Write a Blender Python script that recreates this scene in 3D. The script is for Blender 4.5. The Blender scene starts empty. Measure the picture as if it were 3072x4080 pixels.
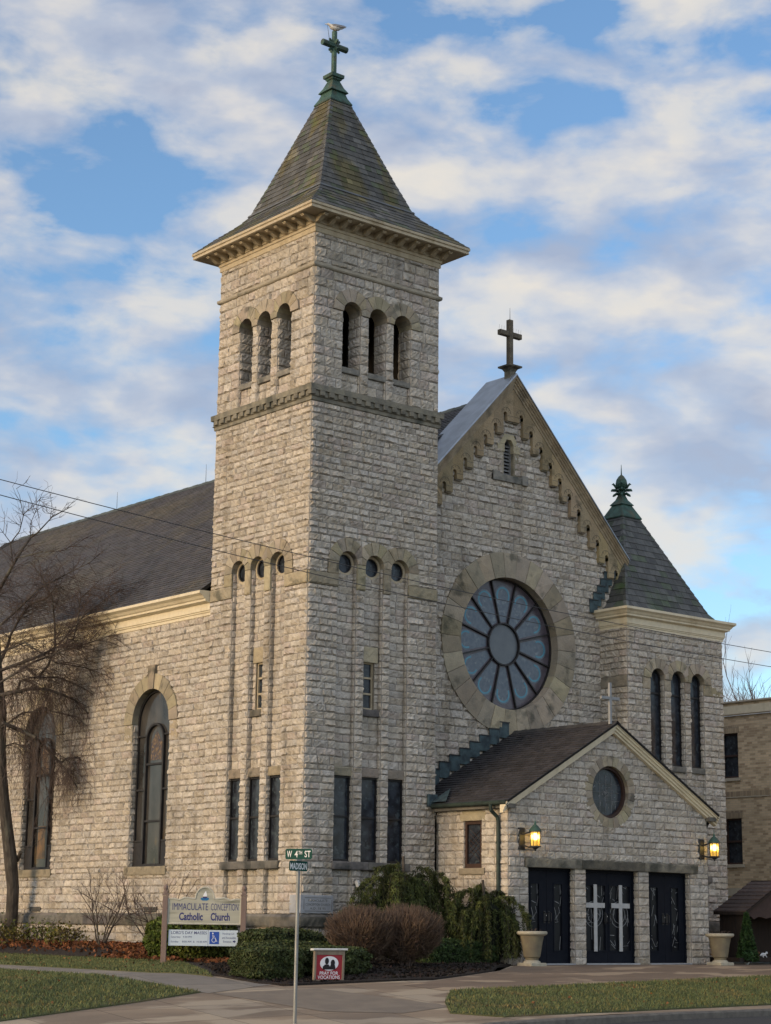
import bpy, math, random
import numpy as np
from mathutils import Vector, Matrix
from mathutils.geometry import delaunay_2d_cdt
R = math.radians
rng = random.Random(7)
nr = np.random.default_rng(7)
S = bpy.context.scene
COL = S.collection

# ------------------------------------------------------------------ camera, sky, sun, exposure
CAM = np.array([-26.1976, -34.6005, 0.0]); FPX = 7496.7
YAW, PIT, ROLL = R(39.5012), R(12.4170), R(0.75995)
FW = np.array([math.sin(YAW)*math.cos(PIT), math.cos(YAW)*math.cos(PIT), math.sin(PIT)])
RT0 = np.array([math.cos(YAW), -math.sin(YAW), 0.0]); UP0 = np.cross(RT0, FW)
RT = RT0*math.cos(ROLL)+UP0*math.sin(ROLL); UPV = -RT0*math.sin(ROLL)+UP0*math.cos(ROLL)
cd = bpy.data.cameras.new('camera'); cam = bpy.data.objects.new('camera', cd); COL.objects.link(cam)
cd.sensor_fit = 'VERTICAL'; cd.sensor_height = 36; cd.lens = 36*FPX/4080
cd.clip_end = 3000; cd.clip_start = .5
m = Matrix.Identity(4)
for i in range(3):
    m[i][0], m[i][1], m[i][2], m[i][3] = RT[i], UPV[i], -FW[i], CAM[i]
cam.matrix_world = m
S.camera = cam
SUN_AZ = Vector((-1.0, 0.10, 0)).normalized(); SUN_EL = R(14)
S.view_settings.view_transform = 'Standard'; S.view_settings.look = 'None'
S.view_settings.exposure = 0.46; S.view_settings.gamma = 1
W = bpy.data.worlds.new('World'); S.world = W; W.use_nodes = True
def build_world():
    nt = W.node_tree; nt.nodes.clear(); N = nt.nodes.new; L = nt.links.new
    out = N('ShaderNodeOutputWorld'); bg = N('ShaderNodeBackground'); L(bg.outputs[0], out.inputs[0])
    sky = N('ShaderNodeTexSky'); sky.sky_type = 'NISHITA'; sky.sun_disc = False
    sky.sun_elevation = SUN_EL; sky.sun_rotation = math.atan2(SUN_AZ.x, SUN_AZ.y)
    sky.air_density = 1.0; sky.dust_density = .6; sky.ozone_density = 2.0
    tc = N('ShaderNodeTexCoord'); sep = N('ShaderNodeSeparateXYZ'); L(tc.outputs['Generated'], sep.inputs[0])
    def mth(op, a, b=None, clamp=False):
        n = N('ShaderNodeMath'); n.operation = op; n.use_clamp = clamp
        for i, x in enumerate((a, b)):
            if x is None: continue
            if isinstance(x, (int, float)): n.inputs[i].default_value = x
            else: L(x, n.inputs[i])
        return n.outputs[0]
    cmb = N('ShaderNodeMapping'); cmb.inputs['Scale'].default_value = (1, 1, 2.1); L(tc.outputs['Generated'], cmb.inputs[0])
    def noise(vec, scale, det, rough, off, dist=0.0):
        mp = N('ShaderNodeMapping'); mp.inputs['Location'].default_value = off
        L(vec, mp.inputs[0]); n = N('ShaderNodeTexNoise'); n.inputs['Scale'].default_value = scale
        n.inputs['Detail'].default_value = det; n.inputs['Roughness'].default_value = rough
        n.inputs['Distortion'].default_value = dist
        L(mp.outputs[0], n.inputs['Vector']); return n.outputs['Fac']
    def ramp(f, stops):
        r = N('ShaderNodeValToRGB'); L(f, r.inputs[0]); e = r.color_ramp.elements
        while len(e) < len(stops): e.new(.5)
        for q, (p, c) in zip(e, stops):
            q.position = p; q.color = (*c, 1) if not isinstance(c, float) else (c, c, c, 1)
        return r.outputs[0]
    CS = 1.0
    big = noise(cmb.outputs[0], 5.0*CS, 2, .5, (3.1, 7.7, 0))
    det = noise(cmb.outputs[0], 15.5*CS, 8, .52, (1.3, 2.2, 4), .15)
    d = mth('ADD', mth('MULTIPLY', det, .72), mth('MULTIPLY', big, .34))
    cover = ramp(d, [(.425, 0.0), (.48, .40), (.56, .78), (.69, .96)])
    # thickness offset towards the sun: edge facing the sun is bright, the far side is grey
    det2 = noise(cmb.outputs[0], 15.5*CS, 4, .48, (1.3-.065, 2.2-.005, 4.075), .15)
    slope = mth('ADD', mth('MULTIPLY', mth('SUBTRACT', det, det2), 2.6), .5)
    thick = mth('SUBTRACT', d, .5)
    shade = mth('SUBTRACT', mth('ADD', slope, .12), mth('MULTIPLY', thick, 1.7), True)
    ccol = ramp(shade, [(.10, (.47, .525, .665)), (.46, (.60, .645, .75)), (.70, (.78, .77, .78)), (.95, (.92, .865, .785))])
    # clouds glow warmer and brighter towards the low sun
    vs = N('ShaderNodeVectorMath'); vs.operation = 'DOT_PRODUCT'; L(tc.outputs['Generated'], vs.inputs[0])
    vs.inputs[1].default_value = SUN_AZ
    sunw = ramp(vs.outputs['Value'], [(.0, (1, 1, 1)), (.30, (1.0, .99, .98)), (.9, (1.45, 1.2, .92))])
    back = ramp(sep.outputs[1], [(.0, 1.0), (1.0, 1.0)])
    mulc = N('ShaderNodeMix'); mulc.data_type = 'RGBA'; mulc.blend_type = 'MULTIPLY'; mulc.inputs[0].default_value = 1
    L(ccol, mulc.inputs[6]); L(sunw, mulc.inputs[7])
    sk = N('ShaderNodeMix'); sk.data_type = 'RGBA'; sk.blend_type = 'MULTIPLY'; sk.inputs[0].default_value = 1
    L(sky.outputs[0], sk.inputs[6]); sk.inputs[7].default_value = (1.55, 1.76, 1.92, 1)
    # cloud radiance is given relative to the physical sky, scaled by the same background strength
    cl = N('ShaderNodeMix'); cl.data_type = 'RGBA'; cl.blend_type = 'MULTIPLY'; cl.inputs[0].default_value = 1
    L(mulc.outputs[2], cl.inputs[6]); k = CLOUD_GAIN; cl.inputs[7].default_value = (k, k, k, 1)
    mx = N('ShaderNodeMix'); mx.data_type = 'RGBA'; L(cover, mx.inputs[0]); L(sk.outputs[2], mx.inputs[6]); L(cl.outputs[2], mx.inputs[7])
    # added fill: sky behind the viewer is brightened to light the front walls
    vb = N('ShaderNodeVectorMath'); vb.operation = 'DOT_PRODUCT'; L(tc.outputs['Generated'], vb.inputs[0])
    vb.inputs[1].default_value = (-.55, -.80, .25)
    bk = ramp(vb.outputs['Value'], [(.15, (1, 1, 1)), (.75, (BACK_FILL, BACK_FILL*.97, BACK_FILL*.93))])
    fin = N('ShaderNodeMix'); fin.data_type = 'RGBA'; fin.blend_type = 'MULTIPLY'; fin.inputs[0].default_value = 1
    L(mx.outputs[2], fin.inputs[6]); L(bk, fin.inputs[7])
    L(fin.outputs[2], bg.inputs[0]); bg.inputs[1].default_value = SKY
SKY = .085; CLOUD_GAIN = 7.6; BACK_FILL = 1.7
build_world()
sd = bpy.data.lights.new('sun', 'SUN'); sd.energy = 1.7; sd.angle = R(20); sd.color = (1.0, .70, .40)
sun = bpy.data.objects.new('sun', sd); COL.objects.link(sun)
sv = Vector((SUN_AZ.x*math.cos(SUN_EL), SUN_AZ.y*math.cos(SUN_EL), math.sin(SUN_EL)))
sun.rotation_euler = sv.to_track_quat('Z', 'Y').to_euler()

# ------------------------------------------------------------------ materials
MATS = {}
def mat(name, c1, c2=None, scale=6., rough=.85, bump=0., bscale=30., metal=0., tint=False, c3=None, s3=1.2, t3=(.55, .7), spec=.3,
        emit=None, stretch=None, det=5., streak=None, joint=None):
    if name in MATS: return MATS[name]
    M = bpy.data.materials.new(name); M.use_nodes = True; nt = M.node_tree; N = nt.nodes.new; L = nt.links.new
    b = nt.nodes['Principled BSDF']; b.inputs['Roughness'].default_value = rough; b.inputs['Metallic'].default_value = metal
    b.inputs['Specular IOR Level'].default_value = spec
    tc = N('ShaderNodeTexCoord'); vec = tc.outputs['Object']
    if stretch:
        mp = N('ShaderNodeMapping'); mp.inputs['Scale'].default_value = stretch; L(vec, mp.inputs[0]); vec = mp.outputs[0]
    def noise(s, d=5.):
        n = N('ShaderNodeTexNoise'); n.inputs['Scale'].default_value = s; n.inputs['Detail'].default_value = d
        L(vec, n.inputs['Vector']); return n.outputs['Fac']
    def rmp(f, a, bb):
        r = N('ShaderNodeMapRange'); r.inputs[1].default_value = a; r.inputs[2].default_value = bb; L(f, r.inputs[0]); return r.outputs[0]
    def mix(f, a, bb, mode='MIX'):
        x = N('ShaderNodeMix'); x.data_type = 'RGBA'; x.blend_type = mode
        for i, q in ((0, f), (6, a), (7, bb)):
            if isinstance(q, (int, float)): x.inputs[i].default_value = q
            elif isinstance(q, tuple): x.inputs[i].default_value = (*q[:3], 1)
            else: L(q, x.inputs[i])
        return x.outputs[2]
    col = c1
    if c2: col = mix(rmp(noise(scale, det), .35, .65), c1, c2)
    if c3: col = mix(rmp(noise(s3, 6.), *t3), col, c3)
    if streak:
        mp2 = N('ShaderNodeMapping'); mp2.inputs['Scale'].default_value = (2.2, 2.2, .22); L(tc.outputs['Object'], mp2.inputs[0]); n2 = N('ShaderNodeTexNoise'); n2.inputs['Scale'].default_value = 1.0; n2.inputs['Detail'].default_value = 6; L(mp2.outputs[0], n2.inputs['Vector'])
        col = mix(rmp(n2.outputs['Fac'], .54, .74), col, mix(1., col, streak, 'MULTIPLY'))
    if joint:
        mp3 = N('ShaderNodeMapping'); mp3.inputs['Rotation'].default_value = (0, 0, joint[2]); L(tc.outputs['Object'], mp3.inputs[0]); bt = N('ShaderNodeTexBrick'); L(mp3.outputs[0], bt.inputs['Vector']); bt.offset = 0; bt.inputs['Scale'].default_value = 1; bt.inputs['Brick Width'].default_value = joint[0]; bt.inputs['Row Height'].default_value = joint[1]; bt.inputs['Mortar Size'].default_value = .012
        bt.inputs['Color1'].default_value = (1.08, 1.05, 1.0, 1); bt.inputs['Color2'].default_value = (.86, .86, .87, 1); bt.inputs['Mortar'].default_value = (.42, .40, .38, 1); col = mix(1., col, bt.outputs['Color'], 'MULTIPLY')
    if tint:
        a = N('ShaderNodeAttribute'); a.attribute_name = 'tint'; col = mix(1., a.outputs['Color'], col, 'MULTIPLY')
    if isinstance(col, tuple): b.inputs['Base Color'].default_value = (*col, 1)
    else: L(col, b.inputs['Base Color'])
    if bump:
        bp = N('ShaderNodeBump'); bp.inputs['Strength'].default_value = bump; bp.inputs['Distance'].default_value = .02
        L(noise(bscale, 6.), bp.inputs['Height']); L(bp.outputs[0], b.inputs['Normal'])
    if emit:
        b.inputs['Emission Color'].default_value = (*emit[:3], 1); b.inputs['Emission Strength'].default_value = emit[3]
    MATS[name] = M; return M
STONE = mat('rock_faced_limestone', (1.07, 1.055, 1.04), (.79, .78, .76), 5.5, .9, .9, 26, tint=True, c3=(.55, .55, .52), s3=.55, t3=(.58, .78), streak=(.66, .64, .60))
MORTAR = mat('mortar', (.27, .245, .215), (.20, .185, .165), 12, .95, .3, 60)
TAN = mat('tan_sandstone', (.345, .295, .215), (.275, .24, .18), 4, .9, .8, 22, tint=True, c3=(.13, .12, .09), s3=2.6, t3=(.56, .70))
DARKSTONE = mat('weathered_dark_stone', (.16, .148, .125), (.105, .10, .09), 5, .9, .6, 24, tint=True, c3=(.055, .056, .05), s3=2.2, t3=(.5, .66))
SMOOTH = mat('smooth_grey_limestone', (.36, .37, .39), (.30, .31, .33), 8, .8, .2, 50)
SLATE = mat('weathered_slate', (1, 1, 1), (.72, .72, .74), 7, .62, .35, 40, tint=True, spec=.4)
MOSSY = mat('mossy_slate', (1, 1, 1), (.75, .75, .75), 7, .72, .35, 40, tint=True, c3=(1.12, .97, .48), s3=1.0, t3=(.47, .64), spec=.35, stretch=(1.6, 1.6, .45))
CREAM = mat('cream_painted_trim', (.67, .59, .43), (.61, .535, .39), 9, .55, .05, 60, c3=(.5, .42, .29), s3=2, t3=(.62, .8), streak=(.78, .74, .68))
BUFF = mat('buff_painted_trim', (.47, .395, .275), (.40, .335, .235), 7, .65, .08, 50, c3=(.30, .23, .13), s3=2.5, t3=(.58, .76), streak=(.72, .68, .62))
COPPER = mat('verdigris_copper', (.055, .115, .09), (.03, .056, .046), 6, .6, .15, 30, c3=(.085, .09, .06), s3=3, t3=(.52, .68), metal=.15)
DARKCOPPER = mat('dark_patinated_copper', (.036, .055, .046), (.02, .028, .025), 6, .55, .1, 30, metal=.15)
COPPERB = mat('blue_verdigris_flashing', (.075, .115, .125), (.035, .05, .058), 5, .6, .1, 30, metal=.2)
METALCAP = mat('grey_sheet_metal', (.36, .40, .45), (.28, .31, .35), 3, .42, .15, 3, metal=.55)
DARKMETAL = mat('dark_iron', (.02, .02, .022), (.03, .03, .03), 10, .45, metal=.3, spec=.5)
GLASS = mat('dark_leaded_glass', (.012, .014, .019), (.035, .042, .055), 5, .16, .12, 6, spec=.32, c3=(.05, .065, .075), s3=9, t3=(.56, .66))
GLASSW = mat('storm_glazed_window', (.020, .019, .018), (.065, .06, .055), 1.6, .12, .06, 3, spec=.45, c3=(.11, .075, .035), s3=2.1, t3=(.62, .75), stretch=(1, 1, .5))
AMBERPANE = mat('amber_stained_glass', (.21, .115, .04), (.08, .06, .04), 6, .3)  # amber is the glass colour itself, no emission
BLACKFRAME = mat('black_window_frame', (.016, .015, .016), (.026, .024, .024), 9, .5)
BROWNFRAME = mat('brown_window_frame', (.05, .027, .021), (.036, .02, .016), 9, .55)
DARKINT = mat('dark_interior', (.012, .011, .010), (.02, .018, .016), 2, .95)
DOORB = mat('blue_black_door_paint', (.006, .008, .014), (.009, .011, .017), 6, .6, .04, 40, spec=.10)
WHITEM = mat('white_painted_metal', (.62, .62, .60), (.52, .52, .51), 8, .5)
BARK = mat('grey_brown_bark', (.085, .072, .06), (.045, .038, .032), 9, .92, .8, 30, c3=(.13, .125, .10), s3=2.5, t3=(.58, .7), stretch=(1, 1, .35))
TWIG = mat('reddish_twigs', (.105, .076, .064), (.065, .048, .042), 5, .9)
LEAFM = mat('yew_foliage', (.052, .066, .020), (.030, .041, .013), 9, .7, tint=True)
CONIF = mat('weeping_conifer_foliage', (.052, .064, .021), (.026, .036, .012), 5, .75, tint=True)
BROWNSHRUB = mat('brown_shrub_twigs', (.145, .096, .068), (.09, .062, .046), 6, .85, tint=True)
GRASSM = mat('grass_blades', (.112, .132, .052), (.078, .10, .040), 1.5, .75, tint=True, c3=(.16, .13, .06), s3=.8, t3=(.56, .75))
LAWN = mat('winter_lawn_ground', (.082, .09, .036), (.058, .066, .027), 18, .95, .9, 40, c3=(.12, .10, .05), s3=1.1, t3=(.52, .72))
MULCHM = mat('dark_mulch', (.018, .014, .012), (.035, .027, .022), 30, .95, 1.0, 45)
LITTER = mat('fallen_leaves', (.15, .062, .024), (.085, .045, .022), 20, .85, tint=True)
ASPH = mat('asphalt', (.055, .055, .057), (.04, .04, .042), 30, .9, .4, 90)
KERBM = mat('kerb_concrete', (.16, .145, .125), (.11, .10, .088), 8, .9, .5, 40)

# ------------------------------------------------------------------ mesh building
class Fr:
    def __init__(s, O, U, V, N):
        s.O, s.U, s.V, s.N = [np.array(q, float) for q in (O, U, V, N)]
    def P(s, u, v, n=0.):
        u, v, n = np.broadcast_arrays(*[np.asarray(q, float) for q in (u, v, n)])
        return s.O+u[..., None]*s.U+v[..., None]*s.V+n[..., None]*s.N
    def at(s, u=0, v=0, n=0): return Fr(s.P(u, v, n), s.U, s.V, s.N)
def front(y, x=0.): return Fr((x, y, 0), (1, 0, 0), (0, 0, 1), (0, -1, 0))
def left(x, y=0.): return Fr((x, y, 0), (0, 1, 0), (0, 0, 1), (-1, 0, 0))
TOP = Fr((0, 0, 0), (1, 0, 0), (0, 1, 0), (0, 0, 1))
class MB:
    def __init__(s): s.V = []; s.F = []; s.M = []; s.C = []; s.n = 0; s.mats = []
    def mi(s, m):
        if m not in s.mats: s.mats.append(m)
        return s.mats.index(m)
    def add(s, V, F, m, col=(1, 1, 1)):
        V = np.asarray(V, float).reshape(-1, 3); c = np.asarray(col, float)
        s.V.append(V); s.C.append(np.broadcast_to(c, (len(V), 3)))
        if isinstance(m, list): s.M += [s.mi(q) for q in m]
        else: s.M += [s.mi(m)]*len(F)
        o = s.n
        if isinstance(F, np.ndarray): s.F += (F+o).tolist()
        else: s.F += [[i+o for i in f] for f in F]
        s.n += len(V)
    def build(s, name, parent=None, smooth=False):
        me = bpy.data.meshes.new(name)
        V = np.concatenate(s.V); me.from_pydata(V.tolist(), [], s.F)
        for q in s.mats: me.materials.append(q)
        me.polygons.foreach_set('material_index', s.M)
        a = me.color_attributes.new('tint', 'FLOAT_COLOR', 'POINT')
        C = np.ones((len(V), 4)); C[:, :3] = np.concatenate(s.C); a.data.foreach_set('color', C.ravel())
        if smooth: me.polygons.foreach_set('use_smooth', [True]*len(me.polygons))
        me.update()
        o = bpy.data.objects.new(name, me); COL.objects.link(o)
        if parent:
            o.parent = parent
            if parent.type == 'EMPTY': o.matrix_parent_inverse = Matrix.Translation(-Vector(parent.get('_off', (0, 0, 0))))
        return o
def thing(name, label, cat, loc=(0, 0, 0), group=None, world=True):
    o = bpy.data.objects.new(name, None); COL.objects.link(o); o.location = loc; o.empty_display_size = .3
    o['label'] = label; o['category'] = cat
    if group: o['group'] = group
    if world: o['_off'] = tuple(loc)          # parts were modelled in world space
    return o
def tag(o, label=None, cat=None, group=None, kind=None):
    for k, v in (('label', label), ('category', cat), ('group', group), ('kind', kind)):
        if v: o[k] = v
    return o
def copy_thing(o, parent=None):
    c = o.copy(); COL.objects.link(c)
    if parent: c.parent = parent
    for ch in list(o.children): copy_thing(ch, c)
    return c
def quadgrid(nu, nv):
    i, j = np.meshgrid(np.arange(nu-1), np.arange(nv-1), indexing='ij'); a = i*nv+j
    return np.stack([a, a+nv, a+nv+1, a+1], -1).reshape(-1, 4)
def box(mb, fr, u0, u1, v0, v1, n0, n1, m, col=(1, 1, 1), b=0.):
    if b <= 0:
        P = [fr.P(u, v, n) for n in (n0, n1) for u, v in ((u0, v0), (u1, v0), (u1, v1), (u0, v1))]
        F = [[0, 3, 2, 1], [4, 5, 6, 7], [0, 1, 5, 4], [1, 2, 6, 5], [2, 3, 7, 6], [3, 0, 4, 7]]
    else:
        P = [fr.P(u, v, n) for n in (n0, n1-b) for u, v in ((u0, v0), (u1, v0), (u1, v1), (u0, v1))]
        P += [fr.P(u, v, n1) for u, v in ((u0+b, v0+b), (u1-b, v0+b), (u1-b, v1-b), (u0+b, v1-b))]
        F = [[0, 3, 2, 1], [8, 9, 10, 11]]
        for a in (0, 4):
            for i in range(4):
                k = (i+1) % 4; F.append([a+i, a+k, a+4+k, a+4+i])
    mb.add(np.array(P), F, m, col)
def prism(mb, fr, pts, n0, n1, m, col=(1, 1, 1), rise=0., back=True):
    pts = np.array(pts, float); k = len(pts)
    A = fr.P(pts[:, 0], pts[:, 1], n0); B = fr.P(pts[:, 0], pts[:, 1], n1)
    V = np.concatenate([A, B]); F = [[i, (i+1) % k, k+(i+1) % k, k+i] for i in range(k)]
    if back: F.append(list(range(k))[::-1])
    if rise:
        c = pts.mean(0); V = np.concatenate([V, fr.P(c[0], c[1], n1+rise)[None]])
        F += [[k+i, k+(i+1) % k, 2*k] for i in range(k)]
    else: F.append(list(range(k, 2*k)))
    mb.add(V, F, m, col)
def sweep(mb, fr, prof, us, m, vfun=None, col=(1, 1, 1), caps=True):
    """profile of (n, v) swept along u; vfun(u) lifts it (rakes)"""
    prof = np.array(prof, float); k = len(prof); V = []
    for u in us: V.append(fr.P(u, prof[:, 1]+(vfun(u) if vfun else 0), prof[:, 0]))
    F = [[a*k+i, a*k+i+1, (a+1)*k+i+1, (a+1)*k+i] for a in range(len(us)-1) for i in range(k-1)]
    if caps: F += [list(range(k)), list(range((len(us)-1)*k, len(us)*k))[::-1]]
    mb.add(np.concatenate(V), F, m, col)
def ringsweep(mb, prof, x0, x1, y0, y1, m, col=(1, 1, 1)):
    """profile of (offset outwards, z) around a rectangle"""
    V = []
    for k, z in prof: V += [(x0-k, y0-k, z), (x1+k, y0-k, z), (x1+k, y1+k, z), (x0-k, y1+k, z)]
    F = [[a*4+i, a*4+(i+1) % 4, a*4+4+(i+1) % 4, a*4+4+i] for a in range(len(prof)-1) for i in range(4)]
    mb.add(np.array(V), F, m, col)
def tube(mb, pts, rad, m, ns=5, col=(1, 1, 1), cap=True):
    pts = np.asarray(pts, float); n = len(pts); rad = np.broadcast_to(np.asarray(rad, float), (n,))
    T = np.gradient(pts, axis=0); T /= np.linalg.norm(T, axis=1)[:, None]+1e-9
    ref = np.array([.31, .17, .93]) if abs(T[0][2]) < .9 else np.array([1., .1, 0])
    A = np.cross(T, ref); A /= np.linalg.norm(A, axis=1)[:, None]+1e-9; B = np.cross(T, A)
    ang = np.arange(ns)*2*math.pi/ns
    V = pts[:, None]+rad[:, None, None]*(np.cos(ang)[None, :, None]*A[:, None]+np.sin(ang)[None, :, None]*B[:, None])
    i, j = np.meshgrid(np.arange(n-1), np.arange(ns), indexing='ij'); a = i*ns+j; b = i*ns+(j+1) % ns
    F = np.stack([a, b, b+ns, a+ns], -1).reshape(-1, 4).tolist()
    if cap and ns > 3: F += [list(range(ns))[::-1], list(range((n-1)*ns, n*ns))]
    mb.add(V.reshape(-1, 3), F, m, col)
def lathe(mb, c, prof, m, ns=20, col=(1, 1, 1)):
    V = []; ang = np.arange(ns)*2*math.pi/ns
    for r, z in prof: V.append(np.stack([c[0]+r*np.cos(ang), c[1]+r*np.sin(ang), np.full(ns, c[2]+z)], -1))
    k = len(prof); F = [[a*ns+i, a*ns+(i+1) % ns, (a+1)*ns+(i+1) % ns, (a+1)*ns+i] for a in range(k-1) for i in range(ns)]
    F += [list(range(ns))[::-1], list(range((k-1)*ns, k*ns))]
    mb.add(np.concatenate(V), F, m, col)
def disc(mb, fr, u, v, r, n, m, ns=40, col=(1, 1, 1)):
    a = np.arange(ns)*2*math.pi/ns; mb.add(fr.P(u+r*np.cos(a), v+r*np.sin(a), n), [list(range(ns))], m, col)
def annulus(mb, fr, u, v, r0, r1, n0, n1, m, a0=0., a1=360., ns=32, col=(1, 1, 1)):
    """flat ring with thickness n0..n1"""
    full = abs(a1-a0) >= 360; a = np.radians(np.linspace(a0, a1, ns+1)); c, s = np.cos(a), np.sin(a)
    rows = [fr.P(u+r*c, v+r*s, n) for r, n in ((r0, n0), (r0, n1), (r1, n1), (r1, n0), (r0, n0))]
    V = np.stack(rows, 1).reshape(-1, 3)
    F = [[i*5+j, i*5+j+1, i*5+6+j, i*5+5+j] for i in range(ns) for j in range(4)]
    if not full: F += [[0, 1, 2, 3], [ns*5, ns*5+3, ns*5+2, ns*5+1]]
    mb.add(V, F, m, col)
def textmesh(body, w, h, shear=0., bold=0.):
    c = bpy.data.curves.new('lettering', 'FONT'); c.body = body; c.size = 1; c.resolution_u = 3; c.offset = bold; c.shear = shear
    o = bpy.data.objects.new('lettering', c); me = bpy.data.meshes.new_from_object(o)
    V = np.array([v.co[:2] for v in me.vertices]); F = [list(p.vertices) for p in me.polygons]
    bpy.data.objects.remove(o); bpy.data.curves.remove(c); bpy.data.meshes.remove(me)
    lo, hi = V.min(0), V.max(0); V = (V-lo)/(hi-lo)
    return V*np.array([w, h]), F
def text(mb, fr, body, u, v, w, h, n, m, **k):
    V, F = textmesh(body, w, h, **k); mb.add(fr.P(u+V[:, 0], v+V[:, 1], n), F, m)

# ------------------------------------------------------------------ rock-faced masonry
PAL = np.array([(.52, .475, .405), (.50, .45, .375), (.49, .46, .415), (.495, .44, .39), (.56, .52, .455), (.46, .42, .36), (.52, .485, .43)])
PW = np.array([.24, .17, .18, .10, .14, .07, .10])
def stone_col(r, gain=1.):
    return PAL[r.choices(range(len(PAL)), PW)[0]]*np.array([.905, .892, .888])*(r.uniform(.92, 1.08)*gain)
def add_stone(mb, fr, u0, u1, v0, v1, r, amp=.04, n=0., excl=None, m=None, mort=None, j=.010, col=None, step=.047):
    w, h = u1-u0, v1-v0; e = min(.022, w*.15, h*.15)
    nu = max(2, int((w-2*j-2*e)/step)+1); nv = max(2, int((h-2*j-2*e)/step)+1)
    us = np.concatenate([[u0, u0+j], np.linspace(u0+j+e, u1-j-e, nu), [u1-j, u1]])
    vs = np.concatenate([[v0, v0+j], np.linspace(v0+j+e, v1-j-e, nv), [v1-j, v1]])
    U, V = np.meshgrid(us, vs, indexing='ij'); a, b = U.shape
    g = np.random.default_rng(r.randrange(1 << 30))
    H = np.zeros((a, b))
    s = (U-u0)/w*2-1; t = (V-v0)/h*2-1
    H[1:-1, 1:-1] = .005
    core = (.42+.58*(1-np.abs(s)**3)*(1-np.abs(t)**3))*(.55+.30*g.normal(0, 1, (a, b)).clip(-1.6, 1.6)) + .22*s*g.normal()+.30*t*g.normal()
    H[2:-2, 2:-2] = (amp*(core*1.25+.2)).clip(.008, amp*2.1)[2:-2, 2:-2]
    U = U.copy(); V = V.copy()
    k = .007; U[1:-1, 1:-1] += g.normal(0, k, (a-2, b-2)).clip(-.012, .012); V[1:-1, 1:-1] += g.normal(0, k, (a-2, b-2)).clip(-.012, .012)
    F = quadgrid(a, b); ii = F[:, 0]//b; jj = F[:, 0] % b
    edge = (ii == 0) | (ii == a-2) | (jj == 0) | (jj == b-2)
    if excl is not None:
        Uc = U.ravel()[F].mean(1); Vc = V.ravel()[F].mean(1); keep = ~excl(Uc, Vc)
        if not keep.any(): return
        F = F[keep]; edge = edge[keep]
    c = stone_col(r) if col is None else np.asarray(col)
    C = np.broadcast_to(c, (a*b, 3))*(1+g.normal(0, .05, (a*b, 1)))
    m = m or STONE; mort = mort or MORTAR
    mb.add(fr.P(U, V, n+H), F, [mort if q else m for q in edge], C)
def courses(z0, z1, hmin, hmax, seed):
    r = random.Random(seed); z = [z0]
    while z[-1] < z1: z.append(z[-1]+r.uniform(hmin, hmax))
    return z
CRS = courses(-.83, 1.25, .18, .215, 3)
CRS = CRS[:-1]+[1.27+z+.83 for z in courses(-.83, 10.1, .145, .185, 4)]
CRS = [z for z in CRS if z < 12.2]+[13.51+z for z in courses(-.83, 4., .225, .27, 6)]
GCRS = courses(-.83, 16., .165, .215, 8)
PCRS = courses(-.83, 6., .155, .185, 5)
def wall(mb, fr, rects, r, crs=CRS, wr=(.24, .54), amp=.039, n=0., excl=None, colf=None, m=None):
    for (u0, u1, v0, v1) in rects:
        bs = [v0]+[z for z in crs if v0+.085 < z < v1-.085]+[v1]
        for a, b in zip(bs[:-1], bs[1:]):
            u = u0-r.uniform(0, .2) if u1-u0 > 1 else u0
            cuts = [u0]
            while True:
                u += r.uniform(*wr)*(1. if r.random() > .15 else .6)
                if u > u1-.13: break
                if u > cuts[-1]+.11: cuts.append(u)
            cuts.append(u1)
            for x, y in zip(cuts[:-1], cuts[1:]):
                add_stone(mb, fr, x, y, a, b, r, amp, n, excl, col=colf(r) if colf else None, m=m)
def jamb(mb, fr, u, v0, v1, n0, n1, side, r, crs=CRS, amp=.02, m=None, colf=None):
    """stones on the reveal of an opening; side +1 faces +U, -1 faces -U"""
    f = Fr(fr.P(u, 0, n1), -fr.N, fr.V, fr.U*side); wall(mb, f, [(0, n1-n0, v0, v1)], r, crs, (.25, .5), amp, m=m, colf=colf)
def tancol(r): return np.array([1, 1, 1])*r.uniform(.78, 1.22)*np.array([1, r.uniform(.96, 1.03), r.uniform(.88, 1.08)])
def rough_block(mb, fr, u0, u1, v0, v1, n0, n1, r, m=None, amp=.018, col=None):
    c = tancol(r) if col is None else col
    box(mb, fr, u0, u1, v0, v1, n0, n1, m or TAN, c); add_stone(mb, fr, u0, u1, v0, v1, r, amp, n1+.002, m=m or TAN, mort=m or TAN, j=.008, col=c, step=.07)
def clip(poly, ulo=None, uhi=None):
    def cut(P, f, x):
        out = []
        for i in range(len(P)):
            a, b = P[i], P[(i+1) % len(P)]; fa, fb = f(a), f(b)
            if fa >= 0: out.append(a)
            if fa*fb < 0:
                t = fa/(fa-fb); out.append((a[0]+t*(b[0]-a[0]), a[1]+t*(b[1]-a[1])))
        return out
    if ulo is not None and poly: poly = cut(poly, lambda p: p[0]-ulo, 0)
    if uhi is not None and poly: poly = cut(poly, lambda p: uhi-p[0], 0)
    return poly
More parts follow.
